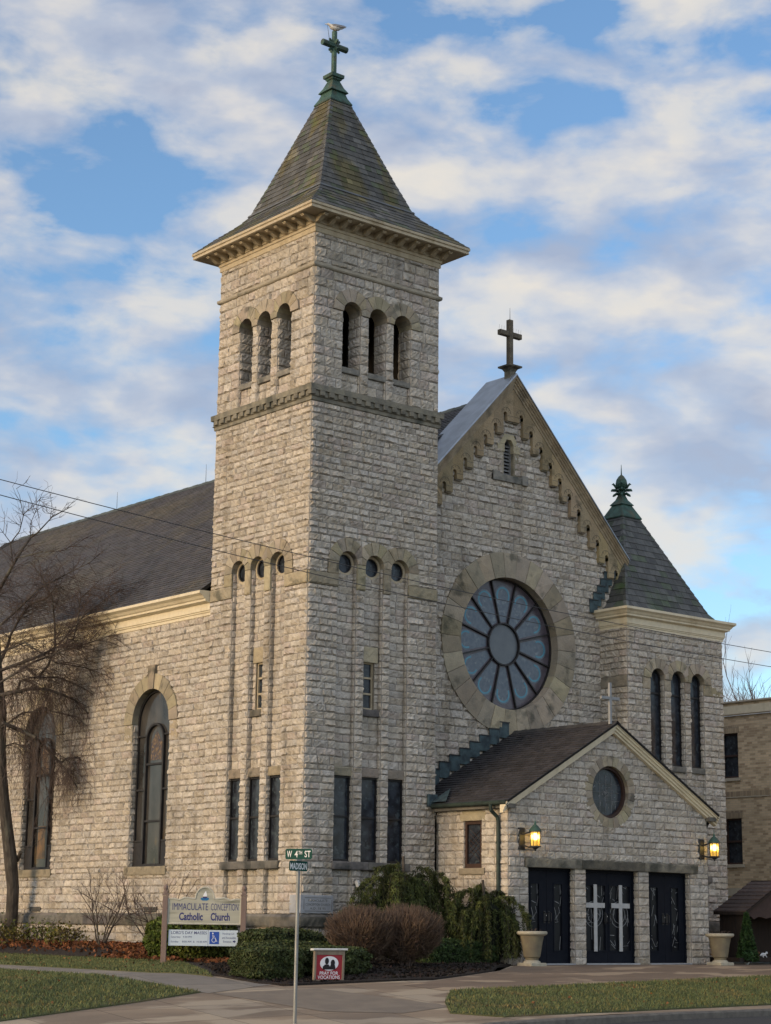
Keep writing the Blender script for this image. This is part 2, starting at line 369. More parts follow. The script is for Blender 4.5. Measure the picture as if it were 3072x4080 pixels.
def arch(mb, fr, uc, vc, r0, r1, a0, a1, n, nin, nout, r, ulo=None, uhi=None, m=None, rise=.012, key=0.):
    """ring of voussoirs: nin = depth of soffit behind the wall face, nout = face"""
    for i in range(n):
        A, B = a0+(a1-a0)*i/n, a0+(a1-a0)*(i+1)/n
        top = key if key and i == n//2 else r1+r.uniform(-.012, .012)
        def poly(gap, ra, rb):
            g = math.degrees(gap/((ra+rb)/2)); t = [R(A+g+(B-A-2*g)*k/3) for k in range(4)]
            P = [(uc+ra*math.cos(x), vc+ra*math.sin(x)) for x in t]+[(uc+rb*math.cos(x), vc+rb*math.sin(x)) for x in reversed(t)]
            return clip(P, ulo, uhi)
        P = poly(.006, r0, top)
        if len(P) >= 3: prism(mb, fr, P, nin, nout+r.uniform(-.006, .008), m or TAN, tancol(r), rise=rise*r.uniform(.2, 1.4), back=False)
        Q = poly(-.001, r0+.004, top+.014)
        if len(Q) >= 3: prism(mb, fr, Q, nin+.004, .006, MORTAR, back=False)
# ------------------------------------------------------------------ slates
def slate_col(r, kind):
    if kind == 'nave': b = np.array([.068, .064, .066])*r.uniform(.75, 1.22); b = b*np.array([1+r.uniform(-.04, .05), 1, 1+r.uniform(-.07, .04)])
    elif kind == 'porch': b = np.array([.044, .041, .044])*r.uniform(.7, 1.3)
    else:
        b = np.array([.088, .088, .083])*r.uniform(.7, 1.28)
        if r.random() < .14: b = b*np.array([.85, 1.02, .72])
        if r.random() < .06: b = b*1.5
    return b
def slates(mb, fr, v0, v1, ulo, uhi, ch, wr, r, kind, m=None, t=.016):
    n = max(1, round((v1-v0)/ch)); dv = (v1-v0)/n
    for i in range(n):
        a, b = v0+i*dv, v0+(i+1)*dv; bt = b+.01
        lo, hi, lo2, hi2 = ulo(a), uhi(a), ulo(b), uhi(b)
        u = lo-r.uniform(0, .12); first = lo
        while first < hi-.001:
            u += r.uniform(*wr); x1 = min(u, hi)
            if hi-x1 < .06: x1 = hi; u = hi+1
            if x1 <= first: continue
            p, q = first+.002, x1-.002
            P2, Q2 = min(max(p, lo2), hi2), max(min(q, hi2), lo2)
            tt = t*r.uniform(.7, 1.35); c = slate_col(r, kind)
            V = np.array([fr.P(p, a, 0), fr.P(q, a, 0), fr.P(p, a, tt), fr.P(q, a, tt), fr.P(P2, bt, .001), fr.P(Q2, bt, .001)])
            mb.add(V, [[0, 1, 3, 2], [2, 3, 5, 4], [0, 2, 4], [1, 5, 3]], m or SLATE, c)
            first = x1
def pyramid_roof(mb, cx, cy, prof, ch, wr, r, m=None, mfun=None):
    for k in range(4):
        c, s = [(0, -1), (-1, 0), (0, 1), (1, 0)][k]; out = np.array([c, s, 0.]); U = np.array([-s, c, 0.])
        for (ra, za), (rb, zb) in zip(prof[:-1], prof[1:]):
            L = math.hypot(rb-ra, zb-za); V = -out*(ra-rb)/L+np.array([0, 0, (zb-za)/L]); N = np.cross(U, V)
            if N@out < 0: N = -N
            f = Fr(np.array([cx, cy, za])+out*ra, U, V, N)
            hw = lambda v, ra=ra, rb=rb, L=L: ra+(rb-ra)*v/L
            slates(mb, f, 0, L, lambda v: -hw(v), lambda v: hw(v), ch, wr, r, 'tower', mfun(k) if mfun else m)
            # deck just below
            mb.add(np.array([f.P(-ra, 0, -.01), f.P(ra, 0, -.01), f.P(rb, L, -.01), f.P(-rb, L, -.01)]), [[0, 1, 2, 3]], DARKINT)
    # lapped hip slates
    for sx, sy in ((-1, -1), (1, -1), (-1, 1), (1, 1)):
        for (ra, za), (rb, zb) in zip(prof[:-1], prof[1:]):
            A = np.array([cx+sx*ra, cy+sy*ra, za]); B = np.array([cx+sx*rb, cy+sy*rb, zb]); L = np.linalg.norm(B-A); n = max(1, round(L/ch))
            for i in range(n):
                p = A+(B-A)*i/n; q = A+(B-A)*((i+1)/n)+(B-A)/L*.015; d = .028
                X = np.array([-sx*.10, 0, 0]); Y = np.array([0, -sy*.10, 0]); o = np.array([sx*.5, sy*.5, .55])*d
                V = np.array([p+o, p+o*.75+X, p+o*.75+Y, q+o*.35, q+o*.25+X, q+o*.25+Y, p, p+X, p+Y])
                mb.add(V, [[0, 1, 4, 3], [0, 3, 5, 2], [0, 6, 7, 1], [0, 2, 8, 6]], m or SLATE, slate_col(r, 'tower')*1.08)

# ================================================================== GROUND
def gz(x, y):
    z = max(-.83-.088*max(0., -y-3.4)-.03*max(0., -x-1.5), -1.66)
    if y > 2.5 and -2.4 < x < .2: z += .25*min(1, max(0, (x+2.4)/1.4))*min(1, (y-2.5)/4)
    return z
def inside(poly, x, y):
    c = False; n = len(poly)
    for i in range(n):
        (x1, y1), (x2, y2) = poly[i], poly[(i+1) % n]
        if (y1 > y) != (y2 > y) and x < (x2-x1)*(y-y1)/(y2-y1)+x1: c = not c
    return c
def sheet(name, poly, m, dz, step=.5, kind='structure', edge=0.):
    B = []
    for i in range(len(poly)):
        a, b = np.array(poly[i], float), np.array(poly[(i+1) % len(poly)], float); k = max(1, int(np.linalg.norm(b-a)/step))
        B += [tuple(a+(b-a)*q/k) for q in range(k)]
    n = len(B); xs = [p[0] for p in B]; ys = [p[1] for p in B]
    I = []
    for x in np.arange(min(xs), max(xs), step):
        for y in np.arange(min(ys), max(ys), step):
            if inside(poly, x, y): I.append((x+rng.uniform(-.05, .05), y+rng.uniform(-.05, .05)))
    v, e, f, *_ = delaunay_2d_cdt([Vector(p) for p in B+I], [(i, (i+1) % n) for i in range(n)], [], 1, 1e-4)
    mb = MB(); mb.add([(p.x, p.y, gz(p.x, p.y)+dz) for p in v], [list(q) for q in f], m)
    if edge:
        V = [(x, y, gz(x, y)+dz) for x, y in B]+[(x, y, gz(x, y)+dz-edge) for x, y in B]
        mb.add(V, [[i, (i+1) % n, n+(i+1) % n, n+i] for i in range(n)], m)
    o = mb.build(name); o['kind'] = kind; return o
PAVE = mat('concrete_paving', (.27, .21, .152), (.205, .16, .118), 1.1, .9, .35, 60, c3=(.36, .30, .225), s3=.8, t3=(.52, .58), stretch=(.55, 1.5, 1), det=7, joint=(1.55, 1.5, .03))
GREYPAVE = mat('grey_concrete_slab', (.215, .178, .138), (.175, .145, .115), 2.5, .85, .25, 70)
BROWNPAVE = mat('brown_stained_paving', (.195, .143, .102), (.15, .112, .082), 1.6, .9, .3, 60, c3=(.32, .245, .17), s3=1.1, t3=(.55, .60), stretch=(.5, 1.6, 1))
PATHM = mat('pale_path_concrete', (.24, .215, .185), (.20, .18, .155), 3, .9, .3, 60, joint=(1.5, 1.4, .12))
SOIL = mat('bare_soil', (.06, .05, .035), (.045, .04, .03), 3, .95, .5, 20)
# one sheet out to the horizon
mb = MB(); xs = [-600, -250, -100, -50, -30]+list(np.arange(-24, 25, 2.))+[32, 50, 100, 250, 600]; ys = [-600, -250, -100, -60, -40]+list(np.arange(-34, 45, 2.))+[60, 100, 250, 600]
X, Y = np.meshgrid(xs, ys, indexing='ij'); Z = np.vectorize(gz)(X, Y)-.12
mb.add(np.stack([X, Y, Z], -1).reshape(-1, 3), quadgrid(len(xs), len(ys)), SOIL); mb.build('ground')['kind'] = 'structure'
sheet('pavement', [(-13.5, -3), (-5.2, -2.2), (-5.0, -3.6), (-4.6, -5.6), (-1, -5.7), (2.2, -4.2), (3.9, -2.9), (3.9, -2.35), (16, -2.35), (24, -1.5), (24, -10.35), (3.4, -10.52), (-2.5, -10.71), (-4.15, -10.67), (-6.5, -11.5), (-9, -12), (-13.5, -10)], PAVE, .0, .6)
sheet('path', [(-5.0, 9), (-5.34, .94), (-5.5, -2.5), (-5.05, -4.4), (-4.6, -5.3), (-6.56, -5.99), (-6.72, -4.57), (-6.9, -3.2), (-6.85, -1.1), (-6.8, .72), (-6.6, 9)], PATHM, .006)
sheet('pavement', [(-6.50, -6.02), (-4.16, -6.12), (-3.31, -8.91), (-4.8, -9.28), (-6.0, -8.6)], GREYPAVE, .006)
sheet('plaza', [(-.9, -5.75), (2.1, -4.3), (4.0, -2.95), (4.0, -2.5), (24, -2.5), (24, -4.4), (9.5, -5.55), (4.5, -6.28), (0, -6.9), (-2.0, -7.15), (-2.2, -6.2)], BROWNPAVE, .006)
sheet('road', [(-60, -11.95), (-9, -12.15), (-6.4, -11.7), (-4.15, -10.90), (-2.5, -10.94), (3.4, -10.75), (60, -10.5), (60, -40), (-60, -40)], ASPH, -.10, 2.)
# kerb: a real step
K = [(-6.4, -11.6), (-5.2, -11.0), (-4.1, -10.72), (-2.5, -10.74), (.5, -10.66), (3.4, -10.55), (9, -10.4), (26, -10.3)]
mb = MB()
for (a, b) in zip(K[:-1], K[1:]):
    d = np.array(b)-np.array(a); nrm = np.array([d[1], -d[0]])/np.linalg.norm(d)*.17; V = []
    for p in (a, b):
        q = np.array(p)+nrm; z = gz(*p)+.012
        V += [(p[0], p[1], z-.2), (p[0], p[1], z), (p[0]+nrm[0]*.85, p[1]+nrm[1]*.85, z), (q[0], q[1], z-.03), (q[0], q[1], z-.3)]
    mb.add(V, [[i, i+1, i+6, i+5] for i in range(4)], KERBM)
mb.build('kerb')['kind'] = 'structure'
LAWNS = {
 'a': [(-5.1, 12), (-5.45, .94), (-5.58, -2.5), (-5.1, -4.0), (-4.75, -3.3), (-3.0, 0), (-1.9, 2.2), (-2.3, 6), (-2.2, 12), (-2.2, 18), (-5, 18)],
 'b': [(-6.72, 9), (-6.92, .72), (-6.98, -1.1), (-7.02, -3.4), (-6.85, -4.57), (-6.62, -5.85), (-8.37, -6.57), (-10.07, -7.18), (-11.6, -7.72), (-13.4, -8.2), (-13.4, 9)],
 'c': [(-1.95, -7.3), (.07, -7.06), (4.52, -6.4), (9.51, -5.66), (15, -4.9), (24, -4.5), (24, -9.9), (4.03, -10.04), (-1.25, -10.48), (-3.4, -10.32), (-4.0, -9.6), (-3.15, -8.5)]}
for k, P in LAWNS.items(): sheet('lawn', P, LAWN, .022, .35, edge=.05)
sheet('planting_bed', [(-4.95, -3.7), (-4.85, -5.15), (-4.4, -5.52), (-1.95, -5.62), (-.9, -5.6), (.6, -4.95), (1.9, -4.3), (3.1, -3.2), (4.06, -2.6), (4.05, .0), (0, 0), (.05, 14), (.05, 26), (-2.1, 26), (-2.15, 12), (-2.2, 6), (-1.85, 2.2), (-2.95, 0)], MULCHM, .03, .3, edge=.06)
def blades(name, poly, n, h, seed, xr=None, kind='stuff'):
    r = np.random.default_rng(seed); P = np.array(poly); lo, hi = P.min(0), P.max(0); pts = []
    if xr: lo, hi = np.maximum(lo, xr[0]), np.minimum(hi, xr[1])
    while len(pts) < n:
        for x, y in r.uniform(lo, hi, (n, 2)):
            if inside(poly, x, y): pts.append((x, y, gz(x, y)+.02))
            if len(pts) >= n: break
    b = np.array(pts); a = r.uniform(0, 6.283, n); hh = h*r.uniform(.5, 1.3, n); w = r.uniform(.007, .016, n)
    d = np.stack([np.cos(a), np.sin(a), 0*a], -1); tip = b+np.stack([r.normal(0, .35, n)*hh, r.normal(0, .35, n)*hh, hh], -1)
    V = np.stack([b-d*w[:, None], b+d*w[:, None], tip], 1).reshape(-1, 3); F = np.arange(3*n).reshape(-1, 3)
    c = r.uniform(.7, 1.3, (n, 1))*np.where(r.random((n, 1)) < .16, np.array([[1.7, 1.25, 1.1]]), np.array([[1, 1, 1.]]))
    mb = MB(); mb.add(V, F, GRASSM, np.repeat(c, 3, 0)); o = mb.build(name); tag(o, kind=kind); return o
G = [('a', 30000, 'short winter grass of the lawn strip behind the curving path', ((-6, -5), (0, 12))), ('b', 46000, 'short winter grass of the corner lawn in front of the path', ((-12.5, -9), (-6, 3))), ('c', 48000, 'short winter grass of the kerbside strip before the porch', ((-5, -11), (14, -4)))]
for i, (k, n, lb, xr) in enumerate(G): tag(blades('grass', LAWNS[k], n, .05, 11+i, xr), lb, 'grass')

# ================================================================== CHURCH
church = thing('church', 'pale rock-faced stone church with square bell tower, rose window and gabled entrance porch', 'church', (7, 2, -.83))
GONE = []
def part(mb, name, parent=None): return mb.build(name, parent or church)
BAYS = [(.89, 1.45), (1.71, 2.27), (2.51, 3.06)]
BAG = []
def bag(name):
    m_ = MB(); BAG.append((name, m_)); return m_
def flush(parent):
    for n_, m_ in BAG: part(m_, n_, parent)
    BAG.clear()
def window(fr, u0, u1, v0, v1, n, glass=GLASS, fm=BLACKFRAME, fw=.045, bars=(), ubars=(), round_top=False, extra=None):
    """glazed window; its frame and bars are a sub-part"""
    g = MB(); uc = (u0+u1)/2; rr = (u1-u0)/2
    if round_top:
        a = np.radians(np.linspace(0, 180, 17)); pts = [(u0, v0), (u1, v0)]+[(uc+rr*math.cos(x), v1+rr*math.sin(x)) for x in a]
        V = np.array(pts); g.add(fr.P(V[:, 0], V[:, 1], n), [list(range(len(pts)))], glass)
    else: g.add(np.array([fr.P(u0, v0, n), fr.P(u1, v0, n), fr.P(u1, v1, n), fr.P(u0, v1, n)]), [[0, 1, 2, 3]], glass)
    if extra: extra(g)
    w = part(g, 'window')
    f = MB()
    box(f, fr, u0, u0+fw, v0, v1, n, n+.05, fm); box(f, fr, u1-fw, u1, v0, v1, n, n+.05, fm)
    box(f, fr, u0+fw, u1-fw, v0, v0+fw*1.3, n, n+.05, fm)
    if round_top: annulus(f, fr, uc, v1, rr-fw, rr+.01, n, n+.05, fm, 0, 180, 16)
    else: box(f, fr, u0+fw, u1-fw, v1-fw, v1, n, n+.05, fm)
    for b in bars: box(f, fr, u0+fw, u1-fw, b-.022, b+.022, n, n+.04, fm)
    for b in ubars: box(f, fr, b-.018, b+.018, v0+fw*1.3, v1-(0 if round_top else fw), n, n+.035, fm)
    part(f, 'frame', w); return w, f
TR = random.Random(21)
def exc_discs(L):
    def f(u, v):
        k = np.zeros(u.shape, bool)
        for (a, b, r) in L: k |= (u-a)**2+(v-b)**2 < r*r
        return k
    return f
def exc_bays(z0, z1):
    def f(u, v):
        k = np.zeros(u.shape, bool)
        for a, b in BAYS: k |= (u > a) & (u < b) & (v > z0) & (v < z1)
        return k
    return f
def lower_windows(fr, wl, r):
    """plinth, three tall windows, long sill and lintels, shared by the tower and the corner turret"""
    for (a, b) in BAYS:
        jamb(wl, fr, a, .24, 3.63, -.16, 0, 1, r); jamb(wl, fr, b, .24, 3.63, -.16, 0, -1, r)
        wall(wl, fr, [(a, b, .24, 1.27)], r, n=-.125, amp=.028)
        w, f = window(fr, a, b, 1.45, 3.42, -.15, bars=(2.48,))
def stage_low(fr, wl, r, width):
    wall(wl, fr, [(0, width, -.83, -.05)], r, n=.05)
    wall(wl, fr, [(0, .89, .24, 3.63), (1.45, 1.71, .24, 3.63), (2.27, 2.51, .24, 3.63), (3.06, width, .24, 3.63)], r)
def sill_lintel(fr, r):
    s = bag('window_sill')
    for a, b in ((.83, 1.9), (1.9, 3.18)): rough_block(s, fr, a+.002, b-.002, 1.27, 1.45, -.24, .06, r, DARKSTONE, .012)
    for a, b in BAYS: rough_block(bag('lintel'), fr, a+.003, b-.003, 3.42, 3.63, -.22, -.045, r, TAN, .014, tancol(r)*.8)
# ---- tower walls
tw = MB()
for k, fr in enumerate((front(0.), left(0.))):
    r = random.Random(40+k); stage_low(fr, tw, r, 4.0); lower_windows(fr, tw, r)
    sill_lintel(fr, r)
    zc = 8.45
    discs = [((a+b)/2, zc, .30+.27) for a, b in BAYS]
    slit = (1.80, 2.12, 5.02, 6.15)
    wall(tw, fr, [(0, .89, 3.63, 7.84), (1.45, 1.71, 3.63, 7.84), (2.27, 2.51, 3.63, 7.84), (3.06, 4, 3.63, 7.84)], r)
    dd = exc_discs(discs)
    wall(tw, fr, [(0, .57, 8.14, 8.45), (3.40, 4, 8.14, 8.45)], r)
    wall(tw, fr, [(0, 4, 8.45, 12.28)], r, excl=dd)
    # tan impost stones beside and between the round windows
    for a, b, c, d in ((0, .89, 7.84, 8.14), (3.06, 4.0, 7.84, 8.14), (.57, .89, 8.14, 8.45), (3.06, 3.40, 8.14, 8.45), (1.45, 1.71, 7.84, 8.45), (2.27, 2.51, 7.84, 8.45)):
        rough_block(bag('impost_block'), fr, a+.004, b-.004, c+.004, d-.004, -.14, .035, r, TAN, .02)
    for i, (a, b) in enumerate(BAYS):
        uc = (a+b)/2
        lo = None if i == 0 else (BAYS[i-1][1]+a)/2; hi = None if i == 2 else (b+BAYS[i+1][0])/2
        arch(bag('stone_arch'), fr, uc, zc, .285, .595, 0, 180, 7, -.18, .05, r, lo, hi)
        jamb(tw, fr, a, 3.63, zc, -.13, 0, 1, r); jamb(tw, fr, b, 3.63, zc, -.13, 0, -1, r)
        ex = exc_discs([(uc, zc, .265)])
        if i == 1:
            wall(tw, fr, [(a, b, 3.63, 4.86), (a, slit[0], 4.86, 6.15), (slit[1], b, 4.86, 6.15)], r, n=-.125, amp=.028)
            wall(tw, fr, [(a, b, 6.52, zc)], r, n=-.125, amp=.028, excl=ex)
            rough_block(bag('lintel'), fr, a+.05, b-.05, 6.15, 6.52, -.16, -.085, r, TAN, .014)
            rough_block(bag('window_sill'), fr, a+.01, b-.01, 4.86, 5.02, -.26, -.05, r, DARKSTONE, .01)
            for sd_, uu in ((1, slit[0]), (-1, slit[1])):
                f2 = Fr(fr.P(uu, 0, -.11), -fr.N, fr.V, fr.U*sd_); box(tw, f2, 0, .16, 5.02, 6.15, -.02, .004, TAN, (.6, .6, .6))
            window(fr, slit[0], slit[1], 5.02, 6.15, -.20, fm=BUFF, fw=.035, bars=(5.40, 5.78))
            mq = MB()
        else: wall(tw, fr, [(a, b, 3.63, zc)], r, n=-.125, amp=.028, excl=ex)
        # round window
        g = MB(); disc(g, fr, uc, zc, .27, -.18, GLASS, 28); w = part(g, 'window')
        f = MB(); annulus(f, fr, uc, zc, .225, .285, -.20, -.11, BUFF, ns=28); annulus(f, fr, uc, zc, .205, .225, -.19, -.14, BLACKFRAME, ns=28); part(f, 'frame', w)
    # belfry
    zb = 14.69
    wall(tw, fr, [(0, .89, 12.68, zb), (1.45, 1.71, 12.68, zb), (2.27, 2.51, 12.68, zb), (3.06, 4, 12.68, zb)], r)
    wall(tw, fr, [(0, 4, zb, 15.66)], r, excl=exc_discs([((a+b)/2, zb, .58) for a, b in BAYS]))
    wall(tw, fr, [(0, 4, 15.78, 16.54)], r)
    for i, (a, b) in enumerate(BAYS):
        uc = (a+b)/2; lo = None if i == 0 else (BAYS[i-1][1]+a)/2; hi = None if i == 2 else (b+BAYS[i+1][0])/2
        arch(bag('stone_arch'), fr, uc, zb, .285, .60, 0, 180, 7, -.46, .05, r, lo, hi)
        for sd_, uu in ((1, a), (-1, b)):
            jamb(tw, fr, uu, 13.29, zb, -.46, 0, sd_, r, amp=.03); jamb(tw, fr, uu, 12.68, 13.29, -.08, 0, sd_, r)
        wall(tw, fr, [(a, b, 12.68, 13.15)], r, n=-.075, amp=.028)
        rough_block(bag('window_sill'), fr, a+.004, b-.004, 13.15, 13.29, -.46, -.01, r, DARKSTONE, .01, (1.6, 1.6, 1.6))
# plain far walls and the dark inside of the belfry
fb = Fr((4, 4, 0), (-1, 0, 0), (0, 0, 1), (0, 1, 0)); frt = Fr((4, 0, 0), (0, 1, 0), (0, 0, 1), (1, 0, 0))
for f in (fb, frt): wall(tw, f, [(0, 4, 7, 16.54)], random.Random(5), wr=(.5, .9), amp=.03)
I = Fr((0, 0, 0), (1, 0, 0), (0, 1, 0), (0, 0, 1))
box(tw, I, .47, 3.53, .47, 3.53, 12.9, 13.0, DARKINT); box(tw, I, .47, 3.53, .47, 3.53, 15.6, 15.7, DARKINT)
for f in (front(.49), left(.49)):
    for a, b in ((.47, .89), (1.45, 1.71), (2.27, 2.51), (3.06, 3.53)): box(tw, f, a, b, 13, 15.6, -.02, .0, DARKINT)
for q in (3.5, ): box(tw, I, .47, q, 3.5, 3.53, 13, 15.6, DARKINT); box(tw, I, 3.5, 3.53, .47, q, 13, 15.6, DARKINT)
tower = part(tw, 'tower_wall')
flush(tower)
def plinth(name, loops, parent, r):
    b = MB()
    for fr, u0, u1 in loops:
        u = u0
        while u < u1-.01:
            e = min(u1, u+r.uniform(.9, 1.5)); e = u1 if u1-e < .4 else e
            sweep(b, fr, [(0, .245), (.06, .235), (.10, .19), (.105, -.05), (0, -.055)], [u+.003, e-.003], DARKSTONE, col=tancol(r)*1.1)
            add_stone(b, fr, u, e, -.05, .18, r, .018, .105, m=DARKSTONE, mort=DARKSTONE, col=tancol(r)*1.0, step=.08); u = e
    return part(b, name, parent)
plinth('plinth', [(front(0.), -.105, 4.0), (left(0.), -.105, 4.06)], tower, random.Random(3))
# string course with its row of notches, and the thin band above the belfry
sc = MB()
ringsweep(sc, [(0, 12.26), (.045, 12.28), (.05, 12.36), (.085, 12.38), (.06, 12.385), (.06, 12.52), (.11, 12.525), (.115, 12.66), (0, 12.70)], 0, 4, 0, 4, DARKSTONE, (1.5, 1.48, 1.35))
for fr in (front(0.), left(0.)):
    n = 15; p = 4.22/n
    for i in range(n): box(sc, fr, -.11+i*p, -.11+i*p+p*.56, 12.40, 12.53, .05, .108, DARKSTONE, np.array([1.45, 1.42, 1.3])*TR.uniform(.85, 1.1), b=.012)
part(sc, 'string_course', tower)
sc = MB(); ringsweep(sc, [(0, 15.64), (.05, 15.66), (.07, 15.69), (.07, 15.75), (0, 15.79)], 0, 4, 0, 4, TAN, (1.05, 1.08, 1.15)); part(sc, 'string_course', tower)
# corner stone with its inscription
cs = MB(); fr = front(0.)
box(cs, fr, .0, .90, .262, .672, -.02, .052, SMOOTH, b=.012); box(cs, left(0.), -.05, .37, .262, .672, -.02, .05, SMOOTH, b=.012)
for u0, u1, v0, v1 in ((.07, .82, .605, .615), (.07, .82, .31, .32), (.045, .055, .35, .575), (.845, .855, .35, .575)): box(cs, fr, u0, u1, v0, v1, .05, .056, DARKSTONE)
text(cs, fr, 'IMMACULATE', .17, .525, .55, .05, .0545, DARKSTONE); text(cs, fr, 'CONCEPTION CHURCH', .09, .435, .71, .052, .0545, DARKSTONE); text(cs, fr, 'A.D. 18 95', .22, .35, .45, .05, .0545, DARKSTONE)
part(cs, 'corner_stone', tower)
# ---- tower cornice with brackets
EO = .57
co = MB(); ringsweep(co, [(.0, 16.52), (.035, 16.54), (.035, 16.66), (.06, 16.665), (.06, 16.74), (.085, 16.745), (.085, 16.86), (.13, 16.90), (EO-.07, 16.90), (EO-.06, 16.885), (EO-.02, 16.90), (EO-.03, 16.97), (EO, 16.99), (EO, 17.05), (EO-.1, 17.06)], 0, 4, 0, 4, BUFF)
corn = part(co, 'cornice')
bp0 = MB(); bf = Fr((0, 0, 0), (1, 0, 0), (0, 0, 1), (0, -1, 0))
prof = [(.08, 16.74), (.16, 16.745), (.26, 16.80), (.33, 16.835), (.42, 16.835), (.44, 16.86), (.44, 16.899), (.08, 16.899)]
sb = Fr((0, 0, 0), (0, -1, 0), (0, 0, 1), (1, 0, 0)); prism(bp0, sb, prof, -.055, .055, BUFF); box(bp0, bf, -.065, .065, 16.855, 16.897, .36, .455, BUFF, b=.01)
br0 = part(bp0, 'bracket', corn); first = True
for k in range(2):
    for i in range(12):
        o = br0 if first else br0.copy()
        if not first: COL.objects.link(o)
        first = False
        t = -.02+i*(4.04/11)
        o.parent = corn
        if k == 0: o.location = (t, 0, 0)
        else: o.location = (0, t, 0); o.rotation_euler = (0, 0, -math.pi/2)
# ---- tower roof
tp = [(2.55, 17.06), (2.36, 17.23), (2.17, 17.41), (1.98, 17.57), (1.79, 17.73), (1.64, 17.88), (1.50, 18.05), (1.38, 18.37), (1.18, 18.86), (.30, 21.18)]
rf = MB(); pyramid_roof(rf, 2, 2, tp, .175, (.17, .32), random.Random(9), mfun=lambda k: MOSSY)
troof = part(rf, 'tower_roof')
fl = MB()
for i, (a, b) in enumerate(zip(tp[3:5], tp[4:])): pass
ringsweep(fl, [(1.55, 18.03), (1.555, 18.04), (1.535, 18.085)], 2, 2, 2, 2, mat('dull_lead_flashing', (.13, .14, .15), (.09, .095, .10), 4, .6)); part(fl, 'flashing_band', troof)
cp = MB()
ringsweep(cp, [(.36, 21.10), (.365, 21.13), (.27, 21.30), (.225, 21.44), (.285, 21.45), (.285, 21.465), (.20, 21.60), (.12, 21.80), (.155, 21.83), (.155, 21.86), (.20, 21.88), (.205, 21.97), (.10, 21.99), (0, 21.99)], 2, 2, 2, 2, COPPER)
part(cp, 'copper_cap', troof)
cx = MB(); f = front(2., 2.)
def chamfer_post(mb, P0, P1, w, m):
    P0, P1 = np.array(P0, float), np.array(P1, float); tube(mb, [P0, P1], w*.62, m, 8)
chamfer_post(cx, (2, 2, 21.95), (2, 2, 23.24), .115, COPPER); chamfer_post(cx, (1.60, 2, 22.83), (2.42, 2, 22.83), .135, COPPER)
for q in (45, 135): 
    d = np.array([math.cos(R(q)), 0, math.sin(R(q))])*.235; c = np.array([2, 2, 22.83]); tube(cx, [c-d, c+d], .04, COPPER, 4)
for q in (45, 135):
    d = np.array([0, math.cos(R(q)), math.sin(R(q))])*.20; c = np.array([2, 2, 22.83]); tube(cx, [c-d, c+d], .04, COPPER, 4)
tube(cx, [(1.93, 2.1, 22.9), (1.86, 2.15, 23.5)], [.012, .004], DARKMETAL, 4)
part(cx, 'cross', troof)

# ---- nave
NX = .08
nw = MB(); fr = left(NX); r = random.Random(61)
NWIN = [6.63, 12.32, 18.01, 23.7]; NH, NZ = .87, 5.05
segs = []; prev = 4.0
for c in NWIN: segs.append((prev, c-NH)); prev = c+NH
segs.append((prev, 31.))
wall(nw, fr, [(4., 31., -.83, -.06)], r, n=.06); wall(nw, fr, [(4., 31., .22, 1.40)], r)
wall(nw, fr, [(a, b, 1.40, NZ) for a, b in segs], r)
wall(nw, fr, [(4., 31., NZ, 7.56)], r, excl=lambda u, v: exc_discs([(c, NZ, NH+.36) for c in NWIN])(u, v) | ((v < NZ+1.48) & (np.abs((u-NWIN[0]+2.845) % 5.69-2.845) < .17)))
for i, c in enumerate(NWIN):
    arch(bag('stone_arch'), fr, c, NZ, NH, NH+.39, 0, 180, 11, -.20, .055, r)
    ks = bag('keystone'); prism(ks, fr, [(c-.115, NZ+NH-.01), (c+.115, NZ+NH-.01), (c+.17, NZ+1.48), (c-.17, NZ+1.48)], -.1, .085, TAN, tancol(r), rise=.025)
    for sgn in (1, -1):
        jamb(nw, fr, c-NH*sgn, 1.40, NZ, -.20, 0, sgn, r, amp=.024)
        q_ = bag('impost_block'); rough_block(q_, fr, c-sgn*NH-(.39 if sgn > 0 else 0)+.004, c-sgn*NH+(.39 if sgn < 0 else 0)-.004, 4.60, NZ-.004, -.1, .02, r, TAN, .018)
    rough_block(bag('window_sill'), fr, c-NH-.10, c+NH+.10, 1.19, 1.40, -.24, .06, r, TAN, .012, (.8, .8, .78))
    if i > 2: continue
    n = -.18
    def lights(g, c=c, n=n, i=i):
        if i == 1:
            for z0, z1, u0, u1 in ((4.0, 4.75, -.24, .22), (1.7, 2.6, -.22, .24)):
                g.add(np.array([fr.P(c+u0, z0, n+.004), fr.P(c+u1, z0, n+.004), fr.P(c+u1*.8, z1, n+.004), fr.P(c+u0*.8, z1, n+.004)]), [[0, 1, 2, 3]], AMBERPANE)
        else:
            V = [(c-.26, 4.1), (c+.26, 4.1), (c+.26, 4.55), (c, 4.85), (c-.26, 4.55)]; prism(g, fr, V, n, n+.004, mat('muted_stained_glass', (.10, .065, .035), (.04, .035, .05), 9, .25, c3=(.16, .10, .05), s3=12, t3=(.5, .6)), back=False)
    w, f = window(fr, c-NH, c+NH, 1.40, NZ, n, GLASSW, BLACKFRAME, .06, round_top=True, extra=lights)
    b = MB()
    for u in (-.40, .40): box(b, fr, c+u-.03, c+u+.03, 1.47, 4.62, n, n+.07, BLACKFRAME)
    annulus(b, fr, c, 4.62, .37, .43, n, n+.075, BLACKFRAME, 0, 180, 18)
    for z in (2.55, 4.0): box(b, fr, c-.37, c+.37, z-.025, z+.025, n, n+.06, BLACKFRAME)
    for z in (2.05, 3.35, 4.74):
        for s_ in (-1, 1): box(b, fr, c+s_*.62-.19, c+s_*.62+.19, z-.022, z+.022, n, n+.06, BLACKFRAME)
    for s_ in (-1, 1): box(b, fr, c+s_*.62-.19, c+s_*.62+.19, 1.48, 2.02, n+.01, n+.05, BLACKFRAME)
    part(b, 'mullion', w)
